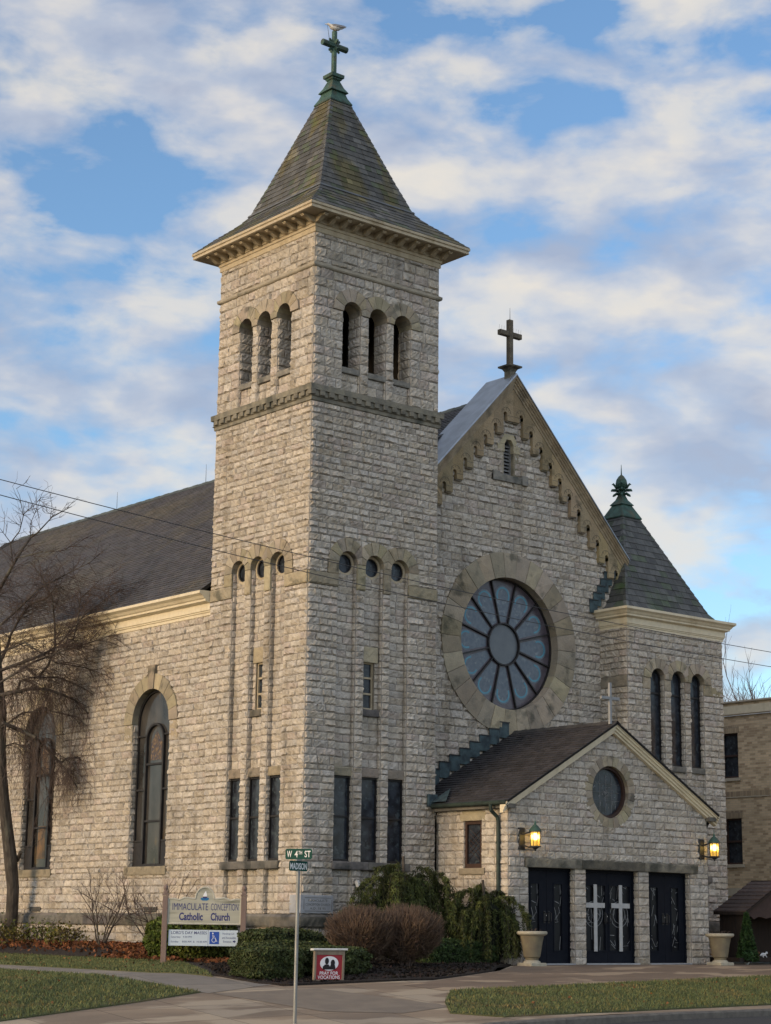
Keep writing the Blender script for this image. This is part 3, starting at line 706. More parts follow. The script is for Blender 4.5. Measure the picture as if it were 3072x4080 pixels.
# far walls so that the nave is a closed hall
for A, B in (((14.82, 4), (14.82, 31)), ((14.82, 31), (.08, 31))):
    box(nw, Fr((A[0], A[1], 0), np.array([B[0]-A[0], B[1]-A[1], 0])/math.hypot(B[0]-A[0], B[1]-A[1]), (0, 0, 1), (1, 0, 0) if A[0] == B[0] else (0, 1, 0)), 0, math.hypot(B[0]-A[0], B[1]-A[1]), -.9, 7.9, -.3, 0, STONE, (.45, .41, .35))
nave = part(nw, 'nave_wall'); flush(nave)
pl = MB()
plinth('plinth', [(left(NX), 4.06, 31.)], nave, random.Random(8))
for c in (6.3, 12.1):
    vt = MB()
    box(vt, left(NX), c-.28, c+.28, .27, .40, -.02, .05, DARKSTONE)
    for i in range(3): box(vt, left(NX), c-.26, c+.26, .285+i*.038, .303+i*.038, .05, .06, DARKMETAL)
    part(vt, 'vent', nave)
nc = MB(); cyma = [(0, 7.53), (.04, 7.55), (.04, 7.62), (.07, 7.63), (.07, 7.66), (.10, 7.67), (.10, 7.84), (.17, 7.86), (.19, 7.875), (.24, 7.88), (.245, 7.93), (.28, 7.95), (.33, 8.01), (.40, 8.05), (.42, 8.06), (.42, 8.13), (.30, 8.14), (.0, 8.14)]
sweep(nc, left(NX), cyma, [4.0, 31.], CREAM); part(nc, 'cornice')
# nave roof
th = math.atan2(14.1-8.12, 7.45+.33); Ls = math.hypot(14.1-8.12, 7.78)
f = Fr((-.33, 0, 8.12), (0, 1, 0), (math.cos(th), 0, math.sin(th)), (-math.sin(th), 0, math.cos(th)))
nrf = MB()
slates(nrf, f, 0, Ls, lambda v: 4.02 if v*math.cos(th) < .40 else (3.9 if v*math.cos(th) < 4.2 else 1.75), lambda v: 33.5-(33.5-27.7)*v/Ls, .155, (.19, .30), random.Random(12), 'nave', m=mat('nave_roof_slate', (1, 1, 1), (.76, .75, .76), 3, .66, .35, 40, tint=True, spec=.35, c3=(1.2, 1.12, .82), s3=.35, t3=(.50, .68)))
box(nrf, f, 4.02, 29, 0, Ls, -.08, -.005, DARKINT)
f2 = Fr((15.23, 0, 8.12), (0, 1, 0), (-math.cos(th), 0, math.sin(th)), (math.sin(th), 0, math.cos(th))); nrf.add(np.array([f2.P(1.75, 0), f2.P(33.5, 0), f2.P(27.7, Ls), f2.P(1.75, Ls)]), [[0, 1, 2, 3]], SLATE, (.08, .075, .073))
nrf.add(np.array([(-.33, 33.5, 8.12), (15.23, 33.5, 8.12), (7.45, 27.7, 14.1)]), [[0, 1, 2]], SLATE, (.08, .075, .073))
nroof = part(nrf, 'nave_roof')
rg = MB(); n = 90
for i in range(n):
    y0 = 1.8+i*26/n; sweep(rg, Fr((7.45, 0, 14.1), (0, 1, 0), (0, 0, 1), (-1, 0, 0)), [(-.16, -.10), (0, .045+.01*(i % 2)), (.16, -.10)], [y0, y0+26/n+.02], SLATE, col=np.array([.075, .085, .07])*rng.uniform(.8, 1.2), caps=False)
part(rg, 'ridge_tiles', nroof)
for y in (9.0, 15.5, 21.):
    rd = MB(); tube(rd, [(7.45, y, 14.1), (7.45, y, 14.75)], [.012, .005], DARKMETAL, 4); part(rd, 'lightning_rod', nroof)

# ---- gable front with rose window
GY, UC, ZA, SL = 1.0, 7.45, 14.58, 1.049
gw = MB(); fr = front(GY); r = random.Random(77)
ROSE = (7.40, 7.27)
def gex(u, v): return (v > ZA-.25-SL*np.abs(u-UC)) | ((u-ROSE[0])**2+(v-ROSE[1])**2 < 2.36**2) | ((u > 7.14) & (u < 7.62) & (v > 11.78) & (v < 12.9))
wall(gw, fr, [(3.9, 10.86, -.83, 14.3)], r, GCRS, excl=gex)
wall(gw, fr, [(10.86, 11.9, 8.3, 11)], r, GCRS, excl=gex)
gp = [(3.1, 0), (11.75, 0), (11.75, 9.98), (UC, 14.5), (3.15, 9.98)]
prism(gw, fr, gp, -.75, -.30, DARKINT)
gable = part(gw, 'gable_wall')
cb = MB(); dz = .378; dx = .36
for s_ in (1, -1):
    for i in range(12):
        a = UC+s_*(.0+i*dx); zt = lambda u: ZA-.34-SL*abs(u-UC); zb = 13.26-i*dz
        if s_ < 0 and a < 4.2: break
        p = .225; h = .135
        P = [(a, zb), (a+s_*p, zb), (a+s_*p, zb+.16)]
        cc = a+s_*(p+h/2); P += [(cc-s_*h/2*math.cos(R(q)), zb+.17+h/2*math.sin(R(q))) for q in (0, 30, 60, 90, 120, 150, 180)]
        P += [(a+s_*dx, zb+.08), (a+s_*dx, zt(a+s_*dx)), (a, zt(a))]
        prism(cb, fr, P, .0, .13, TAN, tancol(r)*np.array([.92, .84, .70]))
        prism(cb, fr, [(a+s_*.01, zb-.035), (a+s_*(p-.01), zb-.035), (a+s_*p, zb+.03), (a, zb+.03)], .0, .10, TAN, tancol(r)*.62)
        box(cb, fr, min(a+s_*.005, a+s_*(p-.005)), max(a+s_*.005, a+s_*(p-.005)), zb+.135, zb+.145, .128, .1335, DARKSTONE)
        annulus(cb, fr, cc-s_*.03, zb+.20, .155, .168, .12, .136, TAN, 0, 180, 12, col=(.5, .48, .45))
        for q in (40, 90, 140):
            d = np.array([math.cos(R(q)), math.sin(R(q))]); prism(cb, fr, [(cc-s_*.03+d[0]*.09-d[1]*.006, zb+.20+d[1]*.09+d[0]*.006), (cc-s_*.03+d[0]*.15-d[1]*.006, zb+.2+d[1]*.15+d[0]*.006), (cc-s_*.03+d[0]*.15+d[1]*.006, zb+.2+d[1]*.15-d[0]*.006), (cc-s_*.03+d[0]*.09+d[1]*.006, zb+.2+d[1]*.09-d[0]*.006)], .12, .135, TAN, (.5, .48, .45))
part(cb, 'corbel_table', gable)
cpn = MB()
vf = lambda u: ZA-SL*abs(u-UC)
sweep(cpn, fr, [(-.9, -.03), (.25, -.03), (.25, -.13), (.215, -.14), (.215, -.20), (.18, -.22), (.18, -.29), (.15, -.31), (.15, -.40), (0, -.42)], [3.15, UC, 11.75], mat('brown_stained_coping_stone', (.315, .25, .165), (.24, .19, .125), 6, .8, .3, 30, c3=(.14, .115, .08), s3=2, t3=(.55, .72), streak=(.65, .6, .55)), vf, col=(1, 1, 1))
cop = part(cpn, 'gable_coping', gable)
cm = MB(); sweep(cm, fr, [(-.95, -.025), (-.95, .012), (.27, .012), (.285, -.04), (.25, -.028)], [3.13, UC, 11.77], METALCAP, vf); part(cm, 'metal_capping', cop)
# stone cross on its pedestal
gc = MB(); f = front(.95)
STONEX = mat('brown_weathered_stone', (.15, .125, .09), (.10, .085, .065), 5, .9, .4, 25)
Y0 = 1.0; box(gc, front(Y0), 7.34, 7.56, 14.3, 14.74, -.11, .11, DARKSTONE, (1.5, 1.45, 1.3))
ringsweep(gc, [(.11, 14.68), (.15, 14.75), (.235, 14.79), (.235, 14.835), (.09, 14.86), (0, 14.88)], UC, UC, Y0, Y0, DARKSTONE, (1.1, 1.05, .95))
box(gc, front(Y0), UC-.07, UC+.07, 14.86, 16.15, -.07, .07, STONEX, b=.015); box(gc, front(Y0), UC-.40, UC-.0715, 15.67, 15.81, -.066, .067, STONEX, b=.015); box(gc, front(Y0), UC+.0715, UC+.40, 15.67, 15.81, -.066, .067, STONEX, b=.015)
for i in range(10):
    x = UC-.4+i*.089
    if abs(x-UC) > .1: tube(gc, [(x, Y0, 15.83), (x+.01, Y0, 15.95)], .003, DARKMETAL, 3)
tube(gc, [(UC, Y0, 16.1), (UC, Y0, 16.5)], [.012, .005], DARKMETAL, 4)
part(gc, 'cross', gable)
# louvred opening
lv = MB(); c = 7.38
arch(lv, fr, c, 12.62, .17, .33, 0, 180, 1, -.2, .03, r, rise=0.)
for a, b in ((c-.36, c-.18), (c+.18, c+.36)): rough_block(lv, fr, a, b, 11.80, 12.42, -.2, .01, r, TAN, .008); rough_block(lv, fr, a-.05 if a < c else a-.02, b+.02 if a < c else b+.05, 12.42, 12.62, -.2, .03, r, TAN, .008)
box(lv, fr, c-.62, c+.66, 11.60, 11.78, -.2, .07, DARKSTONE, (1.7, 1.7, 1.7)); box(lv, fr, c-.62, c-.38, 11.58, 11.84, -.1, .10, DARKSTONE, (1.8, 1.8, 1.8), b=.01); box(lv, fr, c+.42, c+.66, 11.58, 11.84, -.1, .10, DARKSTONE, (1.8, 1.8, 1.8), b=.01)
part(lv, 'window_surround', gable)
lw = MB(); box(lw, fr, c-.18, c+.18, 11.78, 12.79, -.25, -.22, DARKINT)
LOUV = mat('grey_louvre_paint', (.20, .20, .20), (.15, .15, .15), 8, .7)
for s_ in (-1, 1): box(lw, fr, c+s_*.155-.02, c+s_*.155+.02, 11.78, 12.62, -.2, -.09, LOUV)
annulus(lw, fr, c, 12.62, .135, .175, -.2, -.09, LOUV, 0, 180, 12)
for i in range(9):
    z = 11.84+i*.095; lw.add(np.array([fr.P(c-.135, z, -.10), fr.P(c+.135, z, -.10), fr.P(c+.135, z+.07, -.18), fr.P(c-.135, z+.07, -.18), fr.P(c-.135, z-.015, -.10), fr.P(c+.135, z-.015, -.10)]), [[0, 1, 2, 3], [0, 1, 5, 4]], LOUV)
part(lw, 'louvre')
# rose window
RG = mat('blue_grey_leaded_glass', (.07, .095, .13), (.105, .132, .165), 9, .28, .1, 9, spec=.5, c3=(.17, .20, .22), s3=7, t3=(.58, .7))
RP = mat('plum_glass_border', (.07, .058, .072), (.10, .085, .10), 4, .24, spec=.5)
RB = mat('turquoise_glass_band', (.06, .21, .30), (.085, .25, .33), 6, .26, spec=.5)
rw = MB(); u, v = ROSE; n = -.24
disc(rw, fr, u, v, 1.73, n, RP, 72)
for i in range(12):
    a = R(90+30*i); d = np.array([math.cos(a), math.sin(a)]); t = np.array([-d[1], d[0]])
    def pt(s_, w): return (u+d[0]*s_+t[0]*w, v+d[1]*s_+t[1]*w)
    P = [pt(.60, -.10), pt(1.30, -.275)]+[pt(1.30+.275*math.sin(R(q)), -.275*math.cos(R(q))) for q in range(15, 166, 15)]+[pt(1.30, .275), pt(.60, .10)]
    prism(rw, fr, P, n, n+.004, RG, back=False)
    B = [(-.245, 1.05), (-.285, 1.25)]; ctr = []
    for q in range(-30, 211, 15): ctr.append((1.30+.235*math.sin(R(q)), -.235*math.cos(R(q))))
    inner = [pt(x, w*.84+0) if False else pt(1.30+(x-1.30)*.80, w*.80) for x, w in ctr]; outer = [pt(x, w) for x, w in ctr]
    m_ = len(ctr); V = np.array(inner+outer); rw.add(fr.P(V[:, 0], V[:, 1], n+.008), [[j, j+1, m_+j+1, m_+j] for j in range(m_-1)], RB)
disc(rw, fr, u, v, .52, n+.006, mat('plain_blue_grey_glass', (.082, .095, .112), (.105, .12, .135), 3, .25, spec=.5), 40)
rose = part(rw, 'rose_window')
tr = MB()
for i in range(12):
    a = R(105+30*i); d = np.array([math.cos(a), math.sin(a)]); t = np.array([-d[1], d[0]])
    V = [(u+d[0]*s_+t[0]*w, v+d[1]*s_+t[1]*w) for s_, w in ((.54, -.017), (1.72, -.017), (1.72, .017), (.54, .017))]
    prism(tr, fr, V, n, n+.06, BLACKFRAME)
annulus(tr, fr, u, v, .53, .568, n, n+.07, BLACKFRAME, ns=40); annulus(tr, fr, u, v, 1.70, 1.76, n-.02, n+.05, BLACKFRAME, ns=64)
part(tr, 'tracery', rose)
ro = MB(); arch(ro, fr, u, v, 1.74, 2.40, 0, 360, 30, -.28, .06, r, rise=.03); part(ro, 'stone_ring', rose)

# ---- corner turret
TX = 10.82; tt_ = MB()
fr = front(0., TX); r = random.Random(91); wd = 3.88
stage_low(fr, tt_, r, wd); lower_windows(fr, tt_, r); sill_lintel(fr, r)
wall(tt_, fr, [(0, .89, 3.63, 6.375), (1.45, 1.71, 3.63, 6.375), (2.27, 2.51, 3.63, 6.375), (3.06, wd, 3.63, 6.375), (0, .57, 6.375, 6.68), (3.38, wd, 6.375, 6.68)], r)
wall(tt_, fr, [(0, wd, 6.68, 8.0)], r, excl=exc_discs([((a+b)/2, 6.68, .54) for a, b in BAYS]))
for i, (a, b) in enumerate(BAYS):
    uc = (a+b)/2; lo = None if i == 0 else (BAYS[i-1][1]+a)/2; hi = None if i == 2 else (b+BAYS[i+1][0])/2
    arch(bag('stone_arch'), fr, uc, 6.68, .28, .565, 0, 180, 7, -.20, .05, r, lo, hi)
    for sd_, uu in ((1, a), (-1, b)): jamb(tt_, fr, uu, 3.63, 6.68, -.20, 0, sd_, r, amp=.025)
    wall(tt_, fr, [(a, b, 3.63, 4.20)], r, n=-.08, amp=.034)
    rough_block(bag('window_sill'), fr, a-.0, b+.0, 4.20, 4.35, -.3, .0, r, DARKSTONE, .01, (1.3, 1.3, 1.3))
    window(fr, a, b, 4.35, 6.68, -.18, bars=(6.30,), round_top=True, fw=.04)
for a, b, c, d in ((.57, .89, 6.375, 6.68), (3.06, 3.38, 6.375, 6.68), (3.38, wd, 6.375, 6.66), (1.45, 1.71, 6.375, 6.68), (2.27, 2.51, 6.375, 6.68)): rough_block(bag('impost_block'), fr, a+.004, b-.004, c+.004, d-.004, -.14, .012, r, TAN, .02)
lf = left(TX); wall(tt_, lf, [(0, 1.05, -.83, 6.375), (0, 1.05, 6.68, 8.0)], r); rough_block(bag('impost_block'), lf, .004, 1.0, 6.38, 6.67, -.1, .02, r, DARKSTONE, .01, (1.6, 1.5, 1.35))
box(tt_, Fr((TX+wd, 0, 0), (0, 1, 0), (0, 0, 1), (1, 0, 0)), 0, 4, -.9, 8, -.3, 0, STONE, (.45, .41, .35))
turret = part(tt_, 'turret_wall'); flush(turret)
plinth('plinth', [(front(0., TX), -.0, wd)], turret, random.Random(4))
tc_ = MB(); ringsweep(tc_, [(k*.72, 7.95+(z-7.53)*.92) for k, z in cyma], TX, TX+wd, 0, 3.88, CREAM); part(tc_, 'cornice', turret)
trf = MB(); tcx, tcy = TX+wd/2, 1.94
pyramid_roof(trf, tcx, tcy, [(2.02, 8.45), (1.82, 8.58), (1.67, 8.78), (.31, 11.62)], .215, (.24, .42), random.Random(14), m=mat('turret_slate', (1, 1, 1), (.7, .7, .72), 6, .6, .35, 40, tint=True, c3=(.62, .85, .48), s3=.9, t3=(.54, .7), stretch=(1.5, 1.5, .5)))
tro = part(trf, 'turret_roof')
tcap = MB(); ringsweep(tcap, [(.40, 11.52), (.405, 11.55), (.205, 11.93), (.245, 11.935), (.245, 11.95), (.13, 12.10), (.075, 12.25), (.06, 12.3), (0, 12.3)], tcx, tcx, tcy, tcy, COPPER)
lathe(tcap, (tcx, tcy, 0), [(.06, 12.2), (.09, 12.28), (.085, 12.42), (.15, 12.47), (.175, 12.58), (.15, 12.70), (.085, 12.80), (.02, 12.86), (.006, 13.16)], COPPER, 10)
for q in range(4):
    a = R(45+90*q); d = np.array([math.cos(a), math.sin(a), 0]); p = np.array([tcx, tcy, 0]); e_ = np.array([-d[1], d[0], 0])
    for z0, ln, up, w_ in ((12.27, .25, -.03, .042), (12.37, .30, .03, .046), (12.46, .27, .13, .036)):
        tube(tcap, [p+d*.04+[0, 0, z0], p+d*ln*.55+[0, 0, z0+.03], p+d*ln*.9+[0, 0, z0+up], p+d*ln*1.02+[0, 0, z0+up-.03]], [w_*.7, w_, w_*.9, w_*.35], COPPER, 7)
        for sg in (-1, 1): tube(tcap, [p+d*ln*.3+[0, 0, z0], p+d*ln*.6+e_*sg*.07+[0, 0, z0+.03], p+d*ln*.75+e_*sg*.10+[0, 0, z0+up*.6]], [.035, .03, .015], COPPER, 5)
part(tcap, 'finial', tro)
# stepped flashings
def flash(name, fr, pts, parent, w=.3, h=.34):
    b = MB()
    for i, (u, v) in enumerate(pts): box(b, fr, u-w/2, u+w/2, v-.12, v+h, .05, .075+.004*(i % 2), COPPERB, b=.008); box(b, fr, u-w/2-.01, u+w/2+.01, v+h-.03, v+h, .06, .095, DARKMETAL)
    return part(b, name, parent)
flash('stepped_flashing', front(GY), [(10.52+i*.145, 8.55+i*.21) for i in range(8)], tro, .3, .26)

# ---- porch
PX0, PX1, PY, PC = 4.06, 10.98, -2.5, 7.52
ps = .5625; PZ = 4.93; pe = lambda u: PZ-ps*abs(u-PC)
pw = MB(); fr = front(PY); r = random.Random(31)
OC = (7.46, 3.26)
def pex(u, v): return (v > pe(u)-.16) | ((u-OC[0])**2+(v-OC[1])**2 < .83**2)
kw = dict(crs=PCRS, wr=(.22, .48), amp=.030)
DO = [(4.70, 6.22), (6.59, 8.42), (8.79, 10.30)]
PLINTH = []
wall(pw, fr, [(PX0, 4.70, -.83, 1.39), (6.22, 6.59, -.83, 1.39), (8.42, 8.79, -.83, 1.39), (10.30, PX1, -.83, 1.39), (PX0, 4.58, 1.39, 1.60), (10.56, PX1, 1.39, 1.60)], r, **kw)
wall(pw, fr, [(PX0, PX1, 1.60, 4.8)], r, excl=pex, **kw)
for a, b in DO:
    jamb(pw, fr, a, -.83, 1.39, -.22, 0, 1, r, PCRS); jamb(pw, fr, b, -.83, 1.39, -.22, 0, -1, r, PCRS)
lf = left(PX0); WY = (-1.60, -.98)
wall(pw, lf, [(-2.5, WY[0], -.83, 2.78), (WY[1], 0, -.83, 2.78), (WY[0], WY[1], -.83, 1.21), (WY[0], WY[1], 2.70, 2.78)], r, **kw)
box(pw, Fr((PX1, PY, 0), (0, 1, 0), (0, 0, 1), (1, 0, 0)), 0, 3.5, -.9, 2.78, -.25, 0, STONE, (.45, .41, .35))
prism(pw, fr, [(PX0+.05, 1.45), (PX1-.05, 1.45), (PX1-.05, 2.8), (PC, 4.7), (PX0+.05, 2.8)], -.4, -.3, DARKINT)
porch = part(pw, 'porch_wall')
pl = bag('lintel')
for a, b, q in ((4.58, 6.42, 1.5), (6.42, 8.62, .75), (8.62, 10.56, 1.35)): rough_block(pl, fr, a+.003, b-.003, 1.39, 1.60, -.24, .05, r, DARKSTONE, .014, np.array([1, .97, .88])*q)
rough_block(bag('lintel'), lf, WY[0]-.16, WY[1]+.12, 2.46, 2.70, -.2, .02, r, TAN, .012); rough_block(bag('window_sill'), lf, WY[0]-.14, WY[1]+.12, 1.21, 1.36, -.2, .05, r, TAN, .01, (.75, .75, .75))
flush(porch)
jm = MB(); jamb(jm, lf, WY[0], 1.36, 2.46, -.09, 0, 1, r, PCRS, amp=.012); jamb(jm, lf, WY[1], 1.36, 2.46, -.09, 0, -1, r, PCRS, amp=.012); part(jm, 'window_jamb', porch)
w, f = window(lf, WY[0], WY[1], 1.36, 2.46, -.08, GLASS, BROWNFRAME, .08)
q = MB()
for i in range(7):
    for sg in (1, -1):
        A = lf.P(WY[0]+.11, 1.5+i*.125, -.07); B = lf.P(WY[1]-.11, 1.5+i*.125+sg*.30, -.07)
        if 1.47 < A[2]+0 and max(A[2], B[2]) < 2.36 and B[2] > 1.46: tube(q, [A, B], .005, BROWNFRAME, 3)
part(q, 'leading', w)
# oculus
g = MB(); disc(g, fr, *OC, .62, -.16, GLASS, 44); w = part(g, 'window')
q = MB(); annulus(q, fr, *OC, .56, .64, -.2, -.08, BROWNFRAME, ns=40)
LEAD = mat('pale_lead_lines', (.26, .265, .27), (.19, .195, .20), 8, .6)
gr = random.Random(4)
for i in range(46):
    a = gr.uniform(0, 6.28); d = gr.uniform(0, .46); p = (OC[0]+d*math.cos(a), OC[1]-.06+d*math.sin(a)*.9); b = gr.uniform(0, 6.28); ln = gr.uniform(.08, .2)
    tube(q, [fr.P(p[0], p[1], -.155), fr.P(p[0]+ln*math.cos(b)*.5, p[1]+ln*math.sin(b)*.5, -.155)], .006, LEAD, 3)
for s_ in (-.2, 0, .2): tube(q, [fr.P(OC[0]-.48, OC[1]+s_, -.155), fr.P(OC[0]+.48, OC[1]+s_, -.155)], .006, LEAD, 3); tube(q, [fr.P(OC[0]+s_, OC[1]-.5, -.155), fr.P(OC[0]+s_, OC[1]+.42, -.155)], .006, LEAD, 3)
part(q, 'leading', w)
ro = MB(); arch(ro, fr, *OC, .63, .875, 0, 360, 26, -.2, .02, r, rise=.006); part(ro, 'stone_ring', w)
PALEM = mat('brushed_pale_metal', (.43, .43, .42), (.36, .36, .36), 8, .5)
# doors: each leaf a part
for di, (a, b) in enumerate(DO):
    c = (a+b)/2; n = -.2
    fm = MB(); box(fm, fr, a, a+.045, -.80, 1.39, n-.05, n+.06, DOORB); box(fm, fr, b-.045, b, -.80, 1.39, n-.05, n+.06, DOORB); box(fm, fr, a+.045, b-.045, 1.33, 1.39, n-.05, n+.06, DOORB); box(fm, fr, a, b, -.83, -.795, n-.05, .03, SMOOTH); part(fm, 'door_frame')
    for s_ in (-1, 1):
        u0, u1 = (a+.048, c-.004) if s_ < 0 else (c+.004, b-.048)
        gw_ = .17 if di != 1 else .36; gcn = (u0+u1)/2+(s_*.02 if di != 1 else 0); z0, z1 = -.50, 1.02
        d = MB(); g0, g1 = gcn-gw_, gcn+gw_
        if di != 1: g0, g1 = gcn-.13, gcn+.13
        for bb in ((u0, g0, -.79, 1.325), (g1, u1, -.79, 1.325), (g0, g1, -.79, z0), (g0, g1, z1, 1.325)): box(d, fr, *bb, n-.03, n+.02, DOORB)
        for bb in ((g0-.03, g0, z0, z1), (g1, g1+.03, z0, z1), (g0-.03, g1+.03, z1, z1+.03), (g0-.03, g1+.03, z0-.03, z0)): box(d, fr, *bb, n+.02, n+.032, DOORB)
        leaf = part(d, 'door')
        gl = MB(); box(gl, fr, g0, g1, z0, z1, n-.025, n-.01, mat('dark_door_glass', (.008, .009, .012), (.014, .015, .018), 5, .25, spec=.15))
        dr = random.Random(di*2+s_)
        for i in range(15 if di != 1 else 26):
            p0 = (dr.uniform(g0, g1), dr.uniform(z0, z1)); an = dr.uniform(0, 3.14); ln = dr.uniform(.12, .4)
            p1 = (min(g1, max(g0, p0[0]+ln*math.cos(an)*.6)), min(z1, max(z0, p0[1]+ln*math.sin(an)))); tube(gl, [fr.P(*p0, n-.008), fr.P(*p1, n-.008)], .0075, LEAD, 3)
        if di == 1:
            for rr in (.2, .3): annulus(gl, fr, gcn, .35, rr, rr+.012, n-.012, n-.006, LEAD, ns=24)
        part(gl, 'glass_panel', leaf)
        hd = MB(); hu = c+s_*.07
        box(hd, fr, hu-.03, hu+.03, .12, .40, n+.02, n+.03, DARKMETAL); tube(hd, [fr.P(hu, .15, n+.03), fr.P(hu+s_*.02, .17, n+.085), fr.P(hu+s_*.02, .35, n+.085), fr.P(hu, .37, n+.03)], .014, DARKMETAL, 6)
        if s_ < 0: disc(hd, fr, hu+.05, .30, .018, n+.034, WHITEM, 10)
        part(hd, 'handle', leaf)
        if di == 1:
            cr = MB(); box(cr, fr, gcn-.055, gcn+.055, -.52, 1.05, n+.04, n+.055, PALEM); box(cr, fr, gcn-.32, gcn-.0555, .50, .615, n+.039, n+.054, PALEM); box(cr, fr, gcn+.0555, gcn+.32, .50, .615, n+.039, n+.054, PALEM); part(cr, 'cross', leaf)
# porch roof
pr = MB(); PHW = 3.70; pth = math.atan(ps); pL = PHW/math.cos(pth)
yb = GY-.02
for s_ in (-1, 1):
    O = (PC+s_*PHW, 0, pe(PC+PHW)+.02)
    f = Fr(O, (0, 1, 0), (-s_*math.cos(pth), 0, math.sin(pth)), (s_*math.sin(pth), 0, math.cos(pth)))
    slates(pr, f, 0, pL, lambda v: PY-.24, lambda v: (yb if v > .36 else -.02) if True else 0, .135, (.16, .27), random.Random(15+s_), 'porch', t=.018)
    box(pr, f, PY-.235, -.03, .0, pL, -.05, -.004, DARKINT); box(pr, f, -.03, yb, .37, pL, -.05, -.004, DARKINT)
proof = part(pr, 'porch_roof')
rk = MB(); vf2 = lambda u: pe(u)
sweep(rk, fr, [(.0, .0), (.22, .0), (.22, -.05), (.19, -.06), (.19, -.10), (.15, -.115), (.15, -.17), (.11, -.18), (.11, -.235), (.0, -.25)], [PC-PHW-.02, PC, PC+PHW+.02], CREAM, vf2, col=(1, 1, 1)); part(rk, 'rake_board', proof)
rg = MB(); n = 22
for i in range(n): y0 = PY-.24+i*3.7/n; sweep(rg, Fr((PC, 0, PZ+.03), (0, 1, 0), (0, 0, 1), (-1, 0, 0)), [(-.13, -.075), (0, .03+.008*(i % 2)), (.13, -.075)], [y0, min(yb, y0+3.7/n+.02)], SLATE, col=np.array([.055, .052, .05])*rng.uniform(.8, 1.2), caps=False)
part(rg, 'ridge_tiles', proof)
ez = pe(PC+PHW)-.02
for s_ in (-1, 1):
    gt = MB(); ex_ = PC+s_*PHW; tube(gt, [(ex_, PY-.2, ez), (ex_, -.03, ez+.01)], .055, DARKCOPPER, 8)
    box(gt, Fr((ex_-s_*.12, 0, 0), (0, 1, 0), (0, 0, 1), (s_, 0, 0)), PY-.18, -.03, ez-.12, ez-.02, -.2, .06, DARKSTONE)
    part(gt, 'gutter', proof)
fs = MB(); V = [(3.78, -.02, 2.88), (3.78, -.5, 2.9), (4.35, -.02, 3.22), (3.78, -.02, 3.15)]
fs.add(np.array([(3.80, -.06, 2.93), (3.80, -.62, 2.93), (4.45, -.06, 3.31)]), [[0, 1, 2]], COPPERB); box(fs, front(0.), 3.70, 4.0, 2.82, 3.12, .04, .10, COPPERB, b=.01); part(fs, 'flashing', proof)
flash('stepped_flashing', front(GY), [(4.10+i*.34, 3.18+i*.34*ps) for i in range(10)], proof, .345, .30)
ds = MB(); tube(ds, [(PX0-.30, PY+.28, 2.80), (PX0-.28, PY+.28, 2.66), (PX0-.10, PY+.27, 2.52), (PX0-.07, PY+.26, 2.42), (PX0-.07, PY+.26, -.80)], .045, DARKCOPPER, 8)
for z in (.4, 1.9): tube(ds, [(PX0-.07, PY+.26, z), (PX0-.07, PY+.26, z+.05)], .056, DARKCOPPER, 8)
part(ds, 'downspout', porch)
ds = MB(); tube(ds, [(PX1+.25, PY+.1, 2.78), (PX1+.06, PY+.08, 2.55), (PX1+.05, PY+.08, 2.4), (PX1+.05, PY+.08, -.8)], .035, DARKMETAL, 8); part(ds, 'downspout', porch)
ds = MB(); tube(ds, [(3.72, -.12, 2.8), (3.95, -.10, 2.62), (4.0, -.09, 2.4), (4.0, -.09, -.8)], .016, DARKSTONE, 6); part(ds, 'cable', porch)
wc = MB(); WX = PC-.12; WYY = PY-.1
GREYM = mat('grey_painted_metal', (.27, .28, .29), (.23, .24, .25), 8, .5)
box(wc, front(WYY), WX-.036, WX+.036, 4.9, 5.92, -.03, .03, GREYM, b=.006); box(wc, front(WYY), WX-.32, WX-.0375, 5.50, 5.575, -.028, .027, GREYM, b=.006); box(wc, front(WYY), WX+.0375, WX+.32, 5.50, 5.575, -.028, .027, GREYM, b=.006); part(wc, 'cross', proof)

